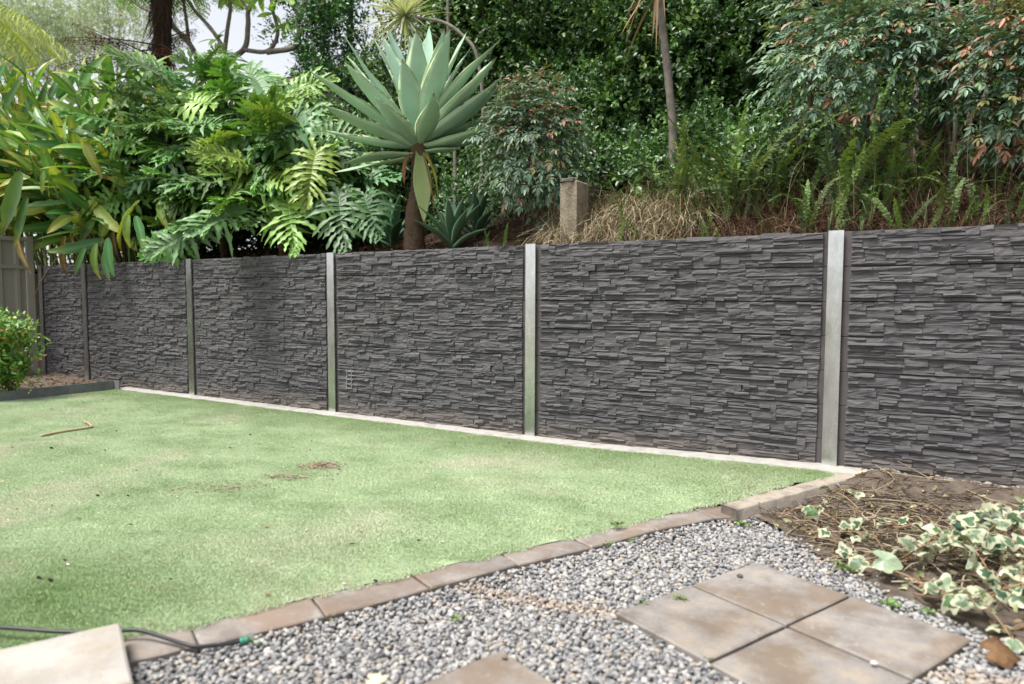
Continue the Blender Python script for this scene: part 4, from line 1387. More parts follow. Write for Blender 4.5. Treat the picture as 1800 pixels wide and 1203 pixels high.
blades(mb, P, D, rng.uniform(.28, .62, n)*np.clip(P[:, 1]*1.7, .36, 1.1), rng.uniform(.0025, .0058, n), DG[rng.choice(6, n, p=[.36, .16, .26, .1, .07, .05])]*rng.uniform(.8, 1.15, (n, 1)), rng.uniform(.5, 1.15, n))
mb.build('dead_blade', M_dry, grass, True, 'stuff')
mb = MB()
n = 170
P = np.c_[rng.normal(dg[0]+.1, .26, n), rng.uniform(.7, 1.25, n), np.zeros(n)]
P[:, 2] = bank_z(P[:, 0], P[:, 1])-.01
D = nrm(np.c_[rng.normal(0, .5, n), rng.normal(-.3, .4, n), rng.uniform(.6, 1.2, n)])
blades(mb, P, D, rng.uniform(.3, .55, n), rng.uniform(.003, .006, n), np.array([lin(88, 116, 58), lin(112, 138, 72), lin(74, 100, 56)])[rng.integers(0, 3, n)], rng.uniform(.3, .7, n))
mb.build('green_blade', M_fern, grass, True, 'stuff')

mb = MB()                                             # dead fern stems and leaf mould over the bank
n = 26000
P = np.c_[rng.uniform(.1, 4.6, n), .13+1.3*rng.random(n)**1.5, np.zeros(n)]
k = 5000
P[:k, 0] = rng.uniform(-5.2, .2, k)
P[:, 2] = bank_z(P[:, 0], P[:, 1])-.005
D = nrm(np.c_[rng.normal(0, .8, n), rng.normal(-.15, .6, n), np.abs(rng.normal(.45, .45, n))])
LC = np.array([lin(78, 56, 44), lin(96, 70, 54), lin(62, 44, 36), lin(120, 94, 72), lin(150, 126, 100)])
blades(mb, P, D, rng.uniform(.10, .46, n)*np.clip(.35+P[:, 1], .4, 1), rng.uniform(.0012, .0028, n), LC[rng.choice(5, n, p=[.32, .28, .2, .13, .07])]*rng.uniform(.7, 1.2, (n, 1)), rng.uniform(.3, 1.0, n), 5)
n = 6000                                              # dead leaves lying flat
x, y = np.r_[rng.uniform(.1, 4.6, 4200), rng.uniform(-5, .3, 1800)], .13+1.2*rng.random(n)**1.3
P = np.c_[x, y, bank_z(x, y)+rng.uniform(0, .02, n)]
d = rvec(n)*np.array([1, 1, .25])
L = rng.uniform(.02, .06, n)
add_leaves(mb, P, d, UP+rng.normal(0, .4, (n, 3)), L, L*.4, LC[rng.integers(0, 5, n)]*rng.uniform(.6, 1.1, (n, 1)), .4, .2)
tag(mb.build('leaf_litter', M_dry, None, True, 'stuff'), 'brown dead fern stems and leaf litter covering the bank behind the wall', 'leaf litter')
mb = MB()                                             # thin bare wands standing out of the litter
n = 900
P = np.c_[rng.uniform(.5, 4.0, n), rng.uniform(.4, 1.5, n), np.zeros(n)]
P[:, 2] = bank_z(P[:, 0], P[:, 1])-.01
D = nrm(np.c_[rng.normal(0, .45, n), rng.normal(-.25, .3, n), np.ones(n)])
blades(mb, P, D, rng.uniform(.4, .9, n), rng.uniform(.0012, .0022, n), DG[rng.integers(0, 4, n)]*.8, rng.uniform(.1, .7, n), 8)
tag(mb.build('dead_stalks', M_dry, None, True, 'stuff'), 'thin pale dead stalks arching out of the ferns on the bank', 'dead stalks')

sp = on_y(1008, 430, .40)
st_top = on_y(1008, 320, .40)[2]
zb = float(bank_z(sp[0], .4))-.15
stump = thing('concrete_stump', 'stained concrete stump post beside the dry grass on the bank', 'post', (sp[0], .4, zb+.15))
mb = MB()
w = .082
P4 = [(sp[0]-w, .33), (sp[0]+w*.8, .32), (sp[0]+w*.85, .5), (sp[0]-w*.9, .5)]
slab(mb, P4, zb, st_top, bev=.012, wob=.004, n=4)
mb.build('shaft', surf_mat('old_concrete', lin(98, 88, 72), lin(138, 128, 110), 9, .95, 60, .9, .012, lin(156, 147, 130)), stump, False)
mb = MB()
slab(mb, [(sp[0]-w*1.02, .318), (sp[0]+w*.5, .312), (sp[0]+w*.5, .4), (sp[0]-w*1.0, .42)], st_top-.006, st_top+.022, bev=.008, wob=.005, n=3)
mb.build('broken_cap', surf_mat('dark_concrete', lin(84, 78, 70), lin(112, 104, 94), 12, .95, 70, .9, .01), stump, False)

M_gbark = surf_mat('grey_bark', (.10, .088, .076), (.19, .172, .15), 9, .9, 50, .7, .008, (.27, .25, .225), attr=True, bsc=(1, 1, 3))
# ================================================================== slender trunk with dead skirt
tb = on_bank(1183, 285, 1.35)
tt = on_y(1158, -60, 1.35)
cab = thing('cordyline', 'slender ringed trunk with a skirt of hanging dead leaves in front of the hedge', 'tree', tb)
mb = MB()
n = 40
P = bez([tb-UP*.1, on_y(1183, 240, 1.35), on_y(1174, 130, 1.35), on_y(1163, 30, 1.35), tt], n)
tube(mb, P, np.linspace(.037, .029, n)*(1+.06*np.sin(np.arange(n)*2.2)), 10, (1, .97, .93))
mb.build('trunk', M_gbark, cab)
def strap(mb, a, d, L, w, droop, col, n=9, fold=.3, stripe=None):
    t = np.linspace(0, 1, n)
    P = a+d*(t*L)[:, None]-UP*(droop*L*t**2)[:, None]
    T = nrm(np.gradient(P, axis=0))
    s = nrm(np.cross(T, UP+.001))
    u = np.cross(s, T)
    ww = w*np.clip(1.05-t**2.2, .05, 1)*(.75+.25*np.sin(np.minimum(t*3, 1)*PI/2))
    if stripe is None: ribbon(mb, P, s, u, ww, [(-1, fold), (0, 0), (1, fold)], [col, col*1.05, col])
    else: ribbon(mb, P, s, u, ww, [(-1, fold), (-.24, fold*.35), (-.2, fold*.3), (.2, fold*.3), (.24, fold*.35), (1, fold)], [stripe, stripe, col, col, stripe, stripe])
for k in range(13):
    a = rng.random()*6.28
    h = np.array([math.cos(a), math.sin(a), 0])
    mb = MB()
    q = tt-UP*rng.uniform(.02, .30)
    strap(mb, q+h*.045, nrm(h*.55-UP*rng.uniform(.2, .9)), rng.uniform(.30, .55), .012, rng.uniform(.4, .8), lin(150, 122, 98)*rng.uniform(.7, 1.15), stripe=None)
    mb.build('dead_leaf', M_dry, cab)
for k in range(34):
    a = k*2.4
    el = math.radians(rng.uniform(5, 80))
    h = np.array([math.cos(a)*math.cos(el), math.sin(a)*math.cos(el), math.sin(el)])
    mb = MB()
    strap(mb, tt+UP*(.05+.1*math.sin(el)), h, rng.uniform(.5, .75), .02, .4*math.cos(el), lin(84, 118, 62))
    mb.build('leaf', M_fern, cab)

# ================================================================== variegated yucca on a leaning stem
yc = on_y(712, 30, 1.35)
yb = on_bank(838, 330, 1.6)
yu = thing('variegated_yucca', 'cream-striped yucca rosette on a pale leaning stem behind the big agave', 'yucca', yb)
mb = MB()
tube(mb, bez([yb-UP*.1, on_y(850, 230, 1.6), on_y(840, 105, 1.5), on_y(812, 62, 1.45), on_y(775, 38, 1.38), yc], 26), np.linspace(.020, .015, 26), 8, (1.5, 1.5, 1.45))
mb.build('stem', M_gbark, yu)
for k in range(110):
    d = nrm(rng.normal(size=3)+HT*.5-HR*.25+UP*.15)
    mb = MB()
    cr = lin(204, 206, 178)*rng.uniform(.9, 1.08)
    strap(mb, yc+d*.03, d, rng.uniform(.36, .58), .0125, rng.uniform(.05, .3), lin(136, 156, 112), 8, .25, cr)
    mb.build('leaf', M_fern, yu)
# two thin stems beside it
for (xa, ya, xb, yb_, Y, lab) in ((800, 400, 787, -30, 1.5, 'thin pale straight stem rising behind the agave rosette'),):
    a, b = on_bank(xa, ya, Y), on_y(xb, yb_, Y)
    o = thing('thin_trunk', lab, 'tree', a)
    mb = MB()
    tube(mb, bez([a-UP*.1, (a*2+b)/3+HR*.02, (a+b*2)/3-HR*.015, b+UP*.5], 16), np.linspace(.019, .014, 16), 7, (1.4, 1.38, 1.32))
    mb.build('trunk', M_gbark, o)
    mb = MB()
    leaf_cloud(mb, [b+UP*.6+rng.normal(0, .2, 3) for _ in range(6)], np.full((6, 3), .22), 20, .07, .035, HC, HW)
    mb.build('crown', M_hedge, o, True, 'stuff')
# small cream-striped tuft at the top of the nandina
ps = on_bank(884, 300, 1.1)
pt = on_y(884, 178, 1.1)
o = thing('striped_tuft', 'small cream-striped spiky tuft at the top left of the blue-green nandina', 'plant', ps)
mb = MB()
tube(mb, bez([ps-UP*.05, (ps+pt)/2+HR*.02, pt], 8), [.012]*8, 6, (1.6, 1.5, 1.3))
mb.build('stem', M_gbark, o)
for k in range(14):
    d = nrm(np.r_[rng.normal(0, .45, 2), 1.0])
    mb = MB()
    strap(mb, pt, d, rng.uniform(.16, .28), .009, .1, lin(130, 150, 96), 7, .25, lin(206, 204, 160))
    mb.build('leaf', M_fern, o)

# ================================================================== pale canes and a dark stump on the right
cb = on_bank(1690, 330, 1.75)
canes = thing('cane_clump', 'clump of pale upright canes between the two nandina bushes', 'canes', cb)
for (xa, ya, xb, yb_, Y, r_) in ((1668, 290, 1666, -40, 1.55, .017), (1676, 290, 1692, -40, 1.7, .014), (1700, 290, 1718, -40, 1.6, .017), (1722, 280, 1748, -40, 1.65, .015), (1612, 260, 1610, -40, 2.0, .02), (1640, 270, 1650, -40, 2.1, .018)):
    a, b = on_bank(xa, ya, Y), on_y(xb, yb_, Y)
    mb = MB()
    n = 34
    P = bez([a-UP*.1, (a+b)/2+HR*rng.normal(0, .01), b, b+(b-a)*.35], n)
    c0 = np.tile((1.6, 1.58, 1.5), (n, 1))
    c0[::8] *= .6
    tube(mb, P, r_*np.linspace(1.05, .9, n)*(1+.06*(np.arange(n) % 8 == 0)), 8, c0)
    mb.build('cane', M_gbark, canes)
b = on_bank(1643, 300, 1.45)
t_ = on_y(1640, 150, 1.45)
o = thing('timber_post', 'dark weathered timber post in the shade behind the sparse fern', 'post', b)
mb = MB()
slab(mb, [(b[0]-.05, b[1]-.05), (b[0]+.05, b[1]-.05), (b[0]+.05, b[1]+.05), (b[0]-.05, b[1]+.05)], b[2]-.2, t_[2], bev=.01, wob=.003, n=3)
mb.build('shaft', surf_mat('dark_timber', (.03, .027, .023), (.06, .052, .045), 8, .9, 60, .6, .006), o, False)
mb = MB()
slab(mb, [(b[0]-.058, b[1]-.058), (b[0]+.058, b[1]-.058), (b[0]+.058, b[1]+.058), (b[0]-.058, b[1]+.058)], t_[2], t_[2]+.012, bev=.004)
mb.build('cap', surf_mat('rusty_cap', (.05, .04, .03), (.09, .06, .045), 8, .8), o, False)

# ================================================================== tree fern, frangipani, shed and far trees on the left
tf = on_bank(300, 300, 2.0)
tfc = on_y(282, -10, 2.0)
tree = thing('tree_fern', 'tree fern with a shaggy dark trunk and brown dead fronds above the ginger', 'tree fern', tf)
mb = MB()
n = 30
tube(mb, bez([tf-UP*.1, on_y(288, 130, 2.0), on_y(286, 60, 2.0), tfc+UP*.5], n), np.linspace(.09, .15, n)*(1+rng.normal(0, .06, n)), 12, (.26, .2, .165))
mb.build('trunk', M_bark, tree)
mb = MB()
nF = 2200
hh = rng.random(nF)
a = rng.random(nF)*6.28
P = tf[None]+(tfc+UP*.4-tf)[None]*hh[:, None]+np.c_[np.cos(a), np.sin(a), np.zeros(nF)]*(.09+.05*hh)[:, None]
D = nrm(np.c_[np.cos(a)*.5, np.sin(a)*.5, -np.ones(nF)*.7])
blades(mb, P, D, rng.uniform(.08, .34, nF), rng.uniform(.003, .008, nF), np.array([lin(66, 50, 42), lin(92, 68, 50), lin(48, 38, 34)])[rng.integers(0, 3, nF)], rng.uniform(.1, .6, nF), 4)
mb.build('trunk_fibre', M_dry, tree, True, 'stuff')
def big_frond(a, d, L, droop, col, rachis, dead=False, n=40, W=.32, nseg=7):
    mb = MB()
    t = np.linspace(0, 1, n)
    P = a+d*(t*L)[:, None]-UP*(droop*L*t**2)[:, None]
    T = nrm(np.gradient(P, axis=0))
    s = nrm(np.cross(T, UP))
    u = np.cross(s, T)
    tube(mb, P[::2], np.linspace(.013, .004, n)[::2], 5, rachis)
    for sg in (-1, 1):
        k = np.arange(7, n-1)
        l = W*np.sin(t[k]*PI*.93+.15)**.7
        d2 = nrm(s[k]*sg+T[k]*.35-UP*(1.6 if dead else .18)+rng.normal(0, .28 if dead else .05, (len(k), 3)))
        for j in range(1, nseg+1):
            f = j/nseg
            q = P[k]+d2*(l*f)[:, None]-UP*(l*f*f*.18)[:, None]
            for s2 in (-1, 1):
                dd = nrm(T[k]*s2+d2*.5+rng.normal(0, .35 if dead else .08, (len(k), 3)))
                Lk = l*.20*(1.1-.6*f)
                add_leaves(mb, q, dd, u[k]+rng.normal(0, .3, (len(k), 3)), Lk+.012, (Lk+.012)*(.35 if dead else .5), col*rng.uniform(.75, 1.2, (len(k), 1)), .1, .1)
    return mb
base = on_y(272, 85, 1.95)
for (tx, ty, tY, L, dr) in ((60, 70, 1.2, 1.9, .12), (95, 25, 1.6, 1.9, .05), (110, 120, 1.0, 1.4, .15), (150, 170, 1.2, 1.3, .55), (200, 200, 1.5, 1.1, .6), (340, 90, 1.6, .9, .25), (350, 60, 2.6, 1.0, .2), (230, 160, 1.7, .9, .7)):
    e = on_y(tx, ty, tY)
    big_frond(base+rng.normal(0, .05, 3), nrm(e-base+UP*.25), L, dr, lin(92, 62, 48), lin(70, 50, 40), True, 34, .24, 6).build('dead_frond', M_dry, tree)
for k in range(15):
    a = k*2*PI/15+rng.normal(0, .1)
    d = nrm(np.array([math.cos(a), math.sin(a), rng.uniform(.25, .75)]))
    big_frond(tfc+UP*.42, d, rng.uniform(1.5, 1.9), rng.uniform(.3, .5), lin(104, 142, 66), lin(120, 120, 64), False, 34, .36, 7).build('frond', M_fern, tree)

fg = on_bank(350, 330, 2.7)
frang = thing('frangipani', 'frangipani with bare grey forked branches and a few pale green leaves', 'tree', fg)
def limb(pts, r0, r1, Y):
    mb = MB()
    P = bez([on_y(p[0], p[1], Y+(p[2] if len(p) > 2 else 0)) for p in pts], 6*len(pts))
    tube(mb, P, np.linspace(r0, r1, len(P))*(1+rng.normal(0, .02, len(P))), 9, (1.05, 1.02, .98))
    return mb.build('branch', M_gbark, frang)
Yf = 2.7
mb = MB()
tube(mb, bez([fg-UP*.1, fg+UP*.6, on_y(350, 112, Yf)], 10), np.linspace(.085, .05, 10), 10, (1.05, 1.02, .98))
mb.build('trunk', M_gbark, frang)
for pts, a, b_ in ((((350, 112), (332, 76), (292, 38), (245, 10), (205, -15)), .048, .026), (((332, 76), (328, 40), (322, 0), (318, -30)), .030, .022), (((395, 88), (372, 52), (345, 22), (322, -12)), .034, .022), (((350, 140), (385, 100), (395, 88)), .05, .036), (((395, 88), (400, 50), (405, 10), (398, -20)), .034, .024), (((385, 110), (428, 88), (436, 45), (437, 18), (455, -8)), .044, .03), (((437, 18), (425, 0), (412, -20)), .024, .018), (((428, 88), (470, 90), (488, 60), (480, 20), (474, -15)), .034, .02), (((470, 92), (520, 82), (523, 48), (522, 20), (508, -10)), .040, .028), (((522, 20), (535, 5), (546, -18)), .026, .02), (((300, 45), (272, 60), (262, 30), (270, -10)), .02, .014), (((523, 60), (545, 45), (560, 20), (575, -15)), .02, .014)):
    limb(pts, a, b_, Yf)
FL = []
for k in range(3):
    mb = MB()
    n = 9
    t = np.linspace(0, 1, n)
    L = .30
    P = np.c_[L*t, np.zeros(n), -.25*L*t*t]
    ribbon(mb, P, np.tile([0, 1., 0], (n, 1)), np.tile(UP, (n, 1)), .042*np.sin(np.clip(t*.96+.04, 0, 1)**1.1*PI)**.8+.002, [(-1, .2), (0, 0), (1, .2)], [lin(128, 172, 84), lin(170, 200, 120), lin(128, 172, 84)])
    FL.append(mb.mesh('leaf', M_ging))
for (x, y) in ((398, -6), (418, -8), (392, 0), (470, -10), (510, 0), (500, -14), (205, -18), (480, 24), (505, 40), (548, -18), (320, -25), (575, -10), (456, -6), (380, 70), (330, -12)):
    c = on_y(x, y, Yf)
    for k in range(6):
        d = nrm(rng.normal(size=3)*np.array([1, 1, .5])+UP*rng.normal(0, .4))
        link('leaf', FL[k % 3], frang, scaled(frame(c, d, UP+rng.normal(0, .3, 3)), rng.uniform(.7, 1.1)))

# shed roof seen between the branches
sa, sb_ = on_y(470, 140, 5.2), on_y(600, 140, 5.2)
shed = thing('garden_shed', 'old garden shed with a weathered corrugated roof behind the philodendron', 'shed', ((sa[0]+sb_[0])/2, 6, float(bank_z(-6, 6))))
mb = MB()
nx = 70
xs = np.linspace(sa[0], sb_[0]+.3, nx)
wv = .022*np.sin(np.arange(nx)*PI/2)
z0 = sa[2]-.1
V = np.concatenate([np.c_[xs, np.full(nx, 5.1), z0+wv], np.c_[xs, np.full(nx, 6.9), z0+.62+wv]])
mb.add(V, [(i, i+1, nx+i+1, nx+i) for i in range(nx-1)])
mb.build('roof', surf_mat('old_iron', lin(66, 58, 52), lin(96, 86, 76), 5, .8, 30, .3, .006), shed)
mb = MB()
zz = float(bank_z(-6, 6))-.4
for (a, b) in (((xs[0]+.15, 5.25, zz), (xs[-1]-.15, 5.33, z0-.035)), ((xs[0]+.15, 6.7, zz), (xs[-1]-.15, 6.78, z0+.5)), ((xs[0]+.15, 5.34, zz), (xs[0]+.23, 6.69, z0-.04)), ((xs[-1]-.23, 5.34, zz), (xs[-1]-.15, 6.69, z0-.04))):
    box(mb, a, b)
mb.build('wall', surf_mat('shed_board', (.07, .06, .05), (.12, .1, .085), 5, .9), shed, False)
mb = MB()
box(mb, (xs[0], 5.06, z0-.13), (xs[-1], 5.085, z0-.03))
mb.build('fascia', surf_mat('shed_fascia', (.12, .1, .085), (.18, .15, .13), 5, .9), shed, False)

# far trees beyond the fence
def far_tree(label, base, h, clumps, cols, wts, L, W, per, name='gum_tree', rad=1.0, nl=7):
    o = thing(name, label, 'tree', base)
    mb = MB()
    top = base+UP*h*.75
    tube(mb, bez([base-UP*.3, base+UP*h*.3+rng.normal(0, .2, 3), top], 12), np.linspace(.22, .07, 12), 9, (1.8, 1.7, 1.6))
    for c, r in clumps[::3]:
        tube(mb, bez([base+UP*h*rng.uniform(.25, .5), (base+UP*h*.5+c)/2+rng.normal(0, .15, 3), c], 8), np.linspace(.07, .015, 8), 6, (1.8, 1.7, 1.6))
    mb.build('trunk', M_bark, o)
    mb = MB()
    leaf_cloud(mb, [c for c, r in clumps], [np.full(3, r) for c, r in clumps], per, L, W, cols, wts, face=HT*.3, nl=nl, up=-.4)
    mb.build('crown', M_fern, o, True, 'stuff')
    return o
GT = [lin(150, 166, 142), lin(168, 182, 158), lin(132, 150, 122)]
for (x, y, Y, h, sx_, sy_, n, lab) in ((60, 60, 9.0, 9, 110, 90, 26, 'pale grey-green gum tree far beyond the fence corner'), (190, 30, 12.0, 11, 110, 80, 24, 'pale gum tree behind the tree fern')):
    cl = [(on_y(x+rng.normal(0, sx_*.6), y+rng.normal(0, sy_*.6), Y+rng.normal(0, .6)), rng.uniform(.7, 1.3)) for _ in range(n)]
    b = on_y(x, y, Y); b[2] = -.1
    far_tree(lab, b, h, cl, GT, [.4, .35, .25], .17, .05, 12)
# weeping palm on the very left
pc = on_y(-60, 20, 2.6)
pb_ = pc.copy(); pb_[2] = -.1
palm = thing('palm', 'yellow-green feathery palm over the fence beside the ginger', 'palm', pb_)
mb = MB()
tube(mb, bez([pb_-UP*.1, pb_*.5+pc*.5+HR*.05, pc], 14), np.linspace(.14, .09, 14), 10, (1.2, 1.1, .95))
mb.build('trunk', M_bark, palm)
for k in range(16):
    a = k*2*PI/16+rng.normal(0, .12)
    el = rng.uniform(.1, .9)
    d = nrm(np.array([math.cos(a), math.sin(a), el]))
    L, dr = rng.uniform(1.8, 2.4), rng.uniform(.45, .8)
    mb = MB()
    n = 46
    t = np.linspace(0, 1, n)
    P = pc+d*(t*L)[:, None]-UP*(dr*L*t**2)[:, None]
    T = nrm(np.gradient(P, axis=0))
    s = nrm(np.cross(T, UP))
    tube(mb, P[::3], np.linspace(.018, .004, n)[::3], 5, lin(160, 160, 80))
    for sg in (-1, 1):
        blades(mb, P[5:], nrm(s[5:]*sg+T[5:]*.5-UP*.15+rng.normal(0, .08, (n-5, 3))), .5*np.sin(t[5:]*PI*.9+.2)**.6+.05, np.full(n-5, .011), np.tile(lin(166, 184, 92), (n-5, 1))*rng.uniform(.8, 1.15, (n-5, 1)), np.full(n-5, .6), 5)
    mb.build('frond', M_fern, palm)
# ================================================================== THINGS ON THE GROUND
# ---- variegated ivy cuttings on the soil
def ivy_leaf(seed, s, gcol, cream, margin=.62, plain=False):
    r = np.random.default_rng(seed)
    n = 30
    th = np.linspace(-PI, PI, n, endpoint=False)
    # outline: pointed tip along +x, two side lobes, notch at the stalk
    lo, pt = r.uniform(.10, .32), r.uniform(.32, .62)
    if plain: lo, pt = .07, .30
    R = .66+pt*np.exp(-(th/.42)**2)+lo*np.exp(-((np.abs(th)-1.2)/.32)**2)+.06*np.exp(-((np.abs(th)-2.3)/.45)**2)-.40*np.exp(-((np.abs(th)-PI)/.25)**2)
    R = R*(1+.06*np.sin(th*2+r.random()*6.28))
    R = R*(1+r.normal(0, .025, n))*s
    rings = [(.0, 0), (.35, 0), (.58, 0), (.63, 1), (1.0, 1)]
    mg = np.clip(margin+r.normal(0, .26, n), .2, .94)
    mg = (mg+np.roll(mg, 1)*.5+np.roll(mg, -1)*.5)/2
    V, C = [], []
    cupx, cupy = r.normal(.2, .8), r.uniform(-.2, 1.3)
    ph = r.random()*6.28
    for k, (f, e) in enumerate(rings):
        ff = f if f < .5 else (mg if k == 2 else (mg+.05 if k == 3 else np.ones(n)))
        ff = np.broadcast_to(ff, (n,))
        x, y = R*ff*np.cos(th), R*ff*np.sin(th)
        z = -cupx*x*x/s*.5-cupy*y*y/s*.5+.09*s*np.sin(th*3+ph)*ff**2+.05*s*np.sin(th*5+ph*2)*ff**2
        V.append(np.c_[x+.35*s, y, z])
        base = cream if e else gcol
        c = np.tile(base, (n, 1))*r.uniform(.88, 1.12, (n, 1))
        C.append(c)
    F = [(k*n+i, k*n+(i+1) % n, (k+1)*n+(i+1) % n, (k+1)*n+i) for k in range(len(rings)-1) for i in range(n)]
    return MB().add(np.concatenate(V), np.array(F), np.concatenate(C))
CREAM = lin(182, 184, 156)
IV = [ivy_leaf(k, .05, [lin(72, 98, 68), lin(98, 120, 92), lin(58, 84, 60), lin(122, 140, 112), lin(86, 112, 70)][k % 5], CREAM*[1, .95, .9, 1.0, .85][k % 5], [.62, .5, .7, .8, .35, .6][k % 6]).mesh('leaf', M_ivy) for k in range(12)]
IV_under = ivy_leaf(50, .05, lin(142, 160, 132), lin(154, 168, 138), .8, True).mesh('leaf', M_ivy)
IV_dark = ivy_leaf(51, .05, lin(92, 108, 98), lin(150, 160, 140), .84, True).mesh('leaf', M_ivy)
def gz_(x, y):
    return float(soil_z(np.array(x), np.array(y))) if x > soil_left(y) else -.066
def ivy_cutting(label, pts, nleaf, seed, lift=.05, size=1.0):
    """a torn-off runner lying on the soil with its leaves"""
    r = np.random.default_rng(seed)
    P = []
    for k, (x, y) in enumerate(pts):
        P.append((x, y, gz_(x, y)+.008+(lift*r.uniform(.4, 1.3) if 0 < k < len(pts)-1 else .006)))
    C = bez(P, 26)
    o = thing('ivy_cutting', label, 'ivy cutting', P[0])
    mb = MB()
    tube(mb, C, np.linspace(.0042, .002, 26), 6, lin(150, 122, 96))
    mb.build('stem', M_stem, o)
    for k in range(int(nleaf*(1.0 if lift < .08 else 2.3))):
        i = int(r.integers(3, 25))
        q = C[i]
        a = r.random()*6.28
        d = np.array([math.cos(a), math.sin(a), r.uniform(.0, .8)])
        e = q+d*r.uniform(.02, .06)
        e[2] = max(e[2], gz_(e[0], e[1])+.025)
        mb = MB()
        tube(mb, bez([q, (q+e)/2+UP*.008, e], 5), [.0016]*5, 5, lin(150, 120, 90))
        ld = nrm(np.array([d[0], d[1], r.normal(-.1, .35)]))
        nn = nrm(UP*.8+HT*.35+r.normal(0, .5, 3))
        lf = link('leaf', IV[int(r.integers(0, 12))], o, scaled(frame(e, ld, nn), size*r.uniform(.4, 1.05)))
        mb.build('leaf_stalk', M_stem, lf)
    return o
CUT = [
 ('ivy cutting trailing over the kerb end beside the edging', [(1.90, -.86), (1.98, -.78), (2.10, -.82), (2.2, -.92)], 5),
 ('ivy cutting with cream leaves nearest the corner of the kerb', [(2.0, -.40), (2.10, -.5), (2.2, -.62), (2.26, -.8)], 4),
 ('ivy cutting with large leaves between the gravel and the kerb end', [(2.02, -1.0), (2.14, -1.06), (2.28, -1.0), (2.36, -1.12)], 8),
 ('ivy cutting lying along the edge of the gravel', [(2.16, -1.25), (2.30, -1.32), (2.45, -1.42), (2.58, -1.55)], 8),
 ('ivy cutting across the middle of the soil patch', [(2.24, -.75), (2.38, -.86), (2.5, -.82), (2.62, -.95)], 7),
 ('leafy ivy runner heaped at the gravel edge opposite the pavers', [(2.40, -1.16), (2.52, -1.26), (2.64, -1.22), (2.74, -1.36)], 12),
 ('leafy ivy runner lapping over the gravel towards the far paver', [(2.46, -1.48), (2.56, -1.60), (2.66, -1.66), (2.74, -1.76)], 10),
 ('ivy runner on top of the leaf heap', [(2.56, -1.0), (2.66, -1.1), (2.76, -1.05), (2.9, -1.15)], 13),
 ('ivy runner standing highest at the back of the leaf heap', [(2.60, -.74), (2.70, -.84), (2.8, -.8), (2.95, -.9)], 13),
 ('ivy runner at the end of the leaf heap towards the wall', [(2.68, -.56), (2.8, -.62), (2.95, -.6), (3.1, -.7)], 10),
 ('ivy runner sprawling at the foot of the leaf heap', [(2.66, -1.42), (2.76, -1.5), (2.9, -1.48), (3.02, -1.6)], 12),
 ('ivy runner buried in the middle of the leaf heap', [(2.72, -1.2), (2.84, -1.28), (2.98, -1.22), (3.1, -1.3)], 11),
 ('ivy runner curling out of the leaf heap onto the gravel', [(2.74, -1.66), (2.84, -1.74), (2.95, -1.7), (3.05, -1.82)], 9),
 ('bushy ivy runner on the far side of the leaf heap', [(2.95, -.95), (3.05, -1.05), (3.15, -1.0), (3.3, -1.1)], 12)]
for k, (lab, pts, n) in enumerate(CUT):
    ivy_cutting(lab, pts, n, 300+k, .05 if k < 5 else .12, 1.0)
cut = ivy_cutting('ivy cutting with one big pale upturned leaf', [(2.28, -1.22), (2.36, -1.30), (2.42, -1.34)], 2, 330)
link('leaf', IV_under, cut, scaled(frame((2.335, -1.37, .005), HR*.75-UP*.1+HT*.35, UP*.8+HT*.75), 1.4))
cut = ivy_cutting('ivy cutting with one big dark drooping leaf held above the heap', [(2.66, -1.18), (2.70, -1.08), (2.73, -.98)], 2, 331)
link('leaf', IV_dark, cut, scaled(frame((2.715, -.985, .13), -UP*.9+HT*.3, HT*.9+UP*.4), 1.55))
# pile of bare torn vine stems and shreds
mb = MB()
n = 400
x, y = rng.normal(2.40, .3, n), rng.normal(-.84, .3, n)
ok = (x > soil_left(np.clip(y, -2.5, 0))+.02) & (y < -.12) & (y > -1.8)
x, y = x[ok], y[ok]
n = len(x)
for i in range(n):
    a = rng.random()*6.28
    L = rng.uniform(.08, .34)
    z = gz_(x[i], y[i])+rng.uniform(.002, .035)
    d = np.array([math.cos(a), math.sin(a), rng.normal(0, .12)])*L/2
    s = np.array([-d[1], d[0], 0])*rng.normal(0, .4)
    A, B = np.array([x[i], y[i], z])-d, np.array([x[i], y[i], z])+d
    for q in (A, B): q[2] = max(q[2], gz_(q[0], q[1])+.002)
    tube(mb, bez([A, np.array([x[i], y[i], z+rng.uniform(0, .03)])+s, B], 7), [rng.uniform(.0014, .0036)]*7, 4, [lin(138, 122, 102), lin(106, 90, 74), lin(164, 150, 130), lin(88, 76, 64)][int(rng.integers(0, 4))]*rng.uniform(.8, 1.1))
n = 700
x, y = rng.normal(2.5, .35, n), rng.normal(-.9, .38, n)
ok = (x > soil_left(np.clip(y, -2.5, 0))) & (y < -.06)
x, y = x[ok], y[ok]
n = len(x)
L = rng.uniform(.015, .05, n)
add_leaves(mb, np.c_[x, y, soil_z(x, y)+rng.uniform(.002, .03, n)], rvec(n)*np.array([1, 1, .3]), UP+rng.normal(0, .5, (n, 3)), L, L*.55, np.array([lin(136, 110, 84), lin(110, 92, 70), lin(150, 150, 110), lin(120, 132, 92), lin(178, 170, 140)])[rng.integers(0, 5, n)], .3, .2)
tag(mb.build('vine_litter', M_dry, None, True, 'stuff'), 'tangle of dry torn vine stems and shreds on the bare soil', 'vine litter')
mb = MB()                                           # clods and grit on the bare soil
n = 1500
x, y = rng.uniform(1.8, 3.6, n), rng.uniform(-1.4, -.02, n)
ok = x > soil_left(y)+.01
proto = np.concatenate(pebble(3).V)
pf = np.concatenate(pebble(3).F3)
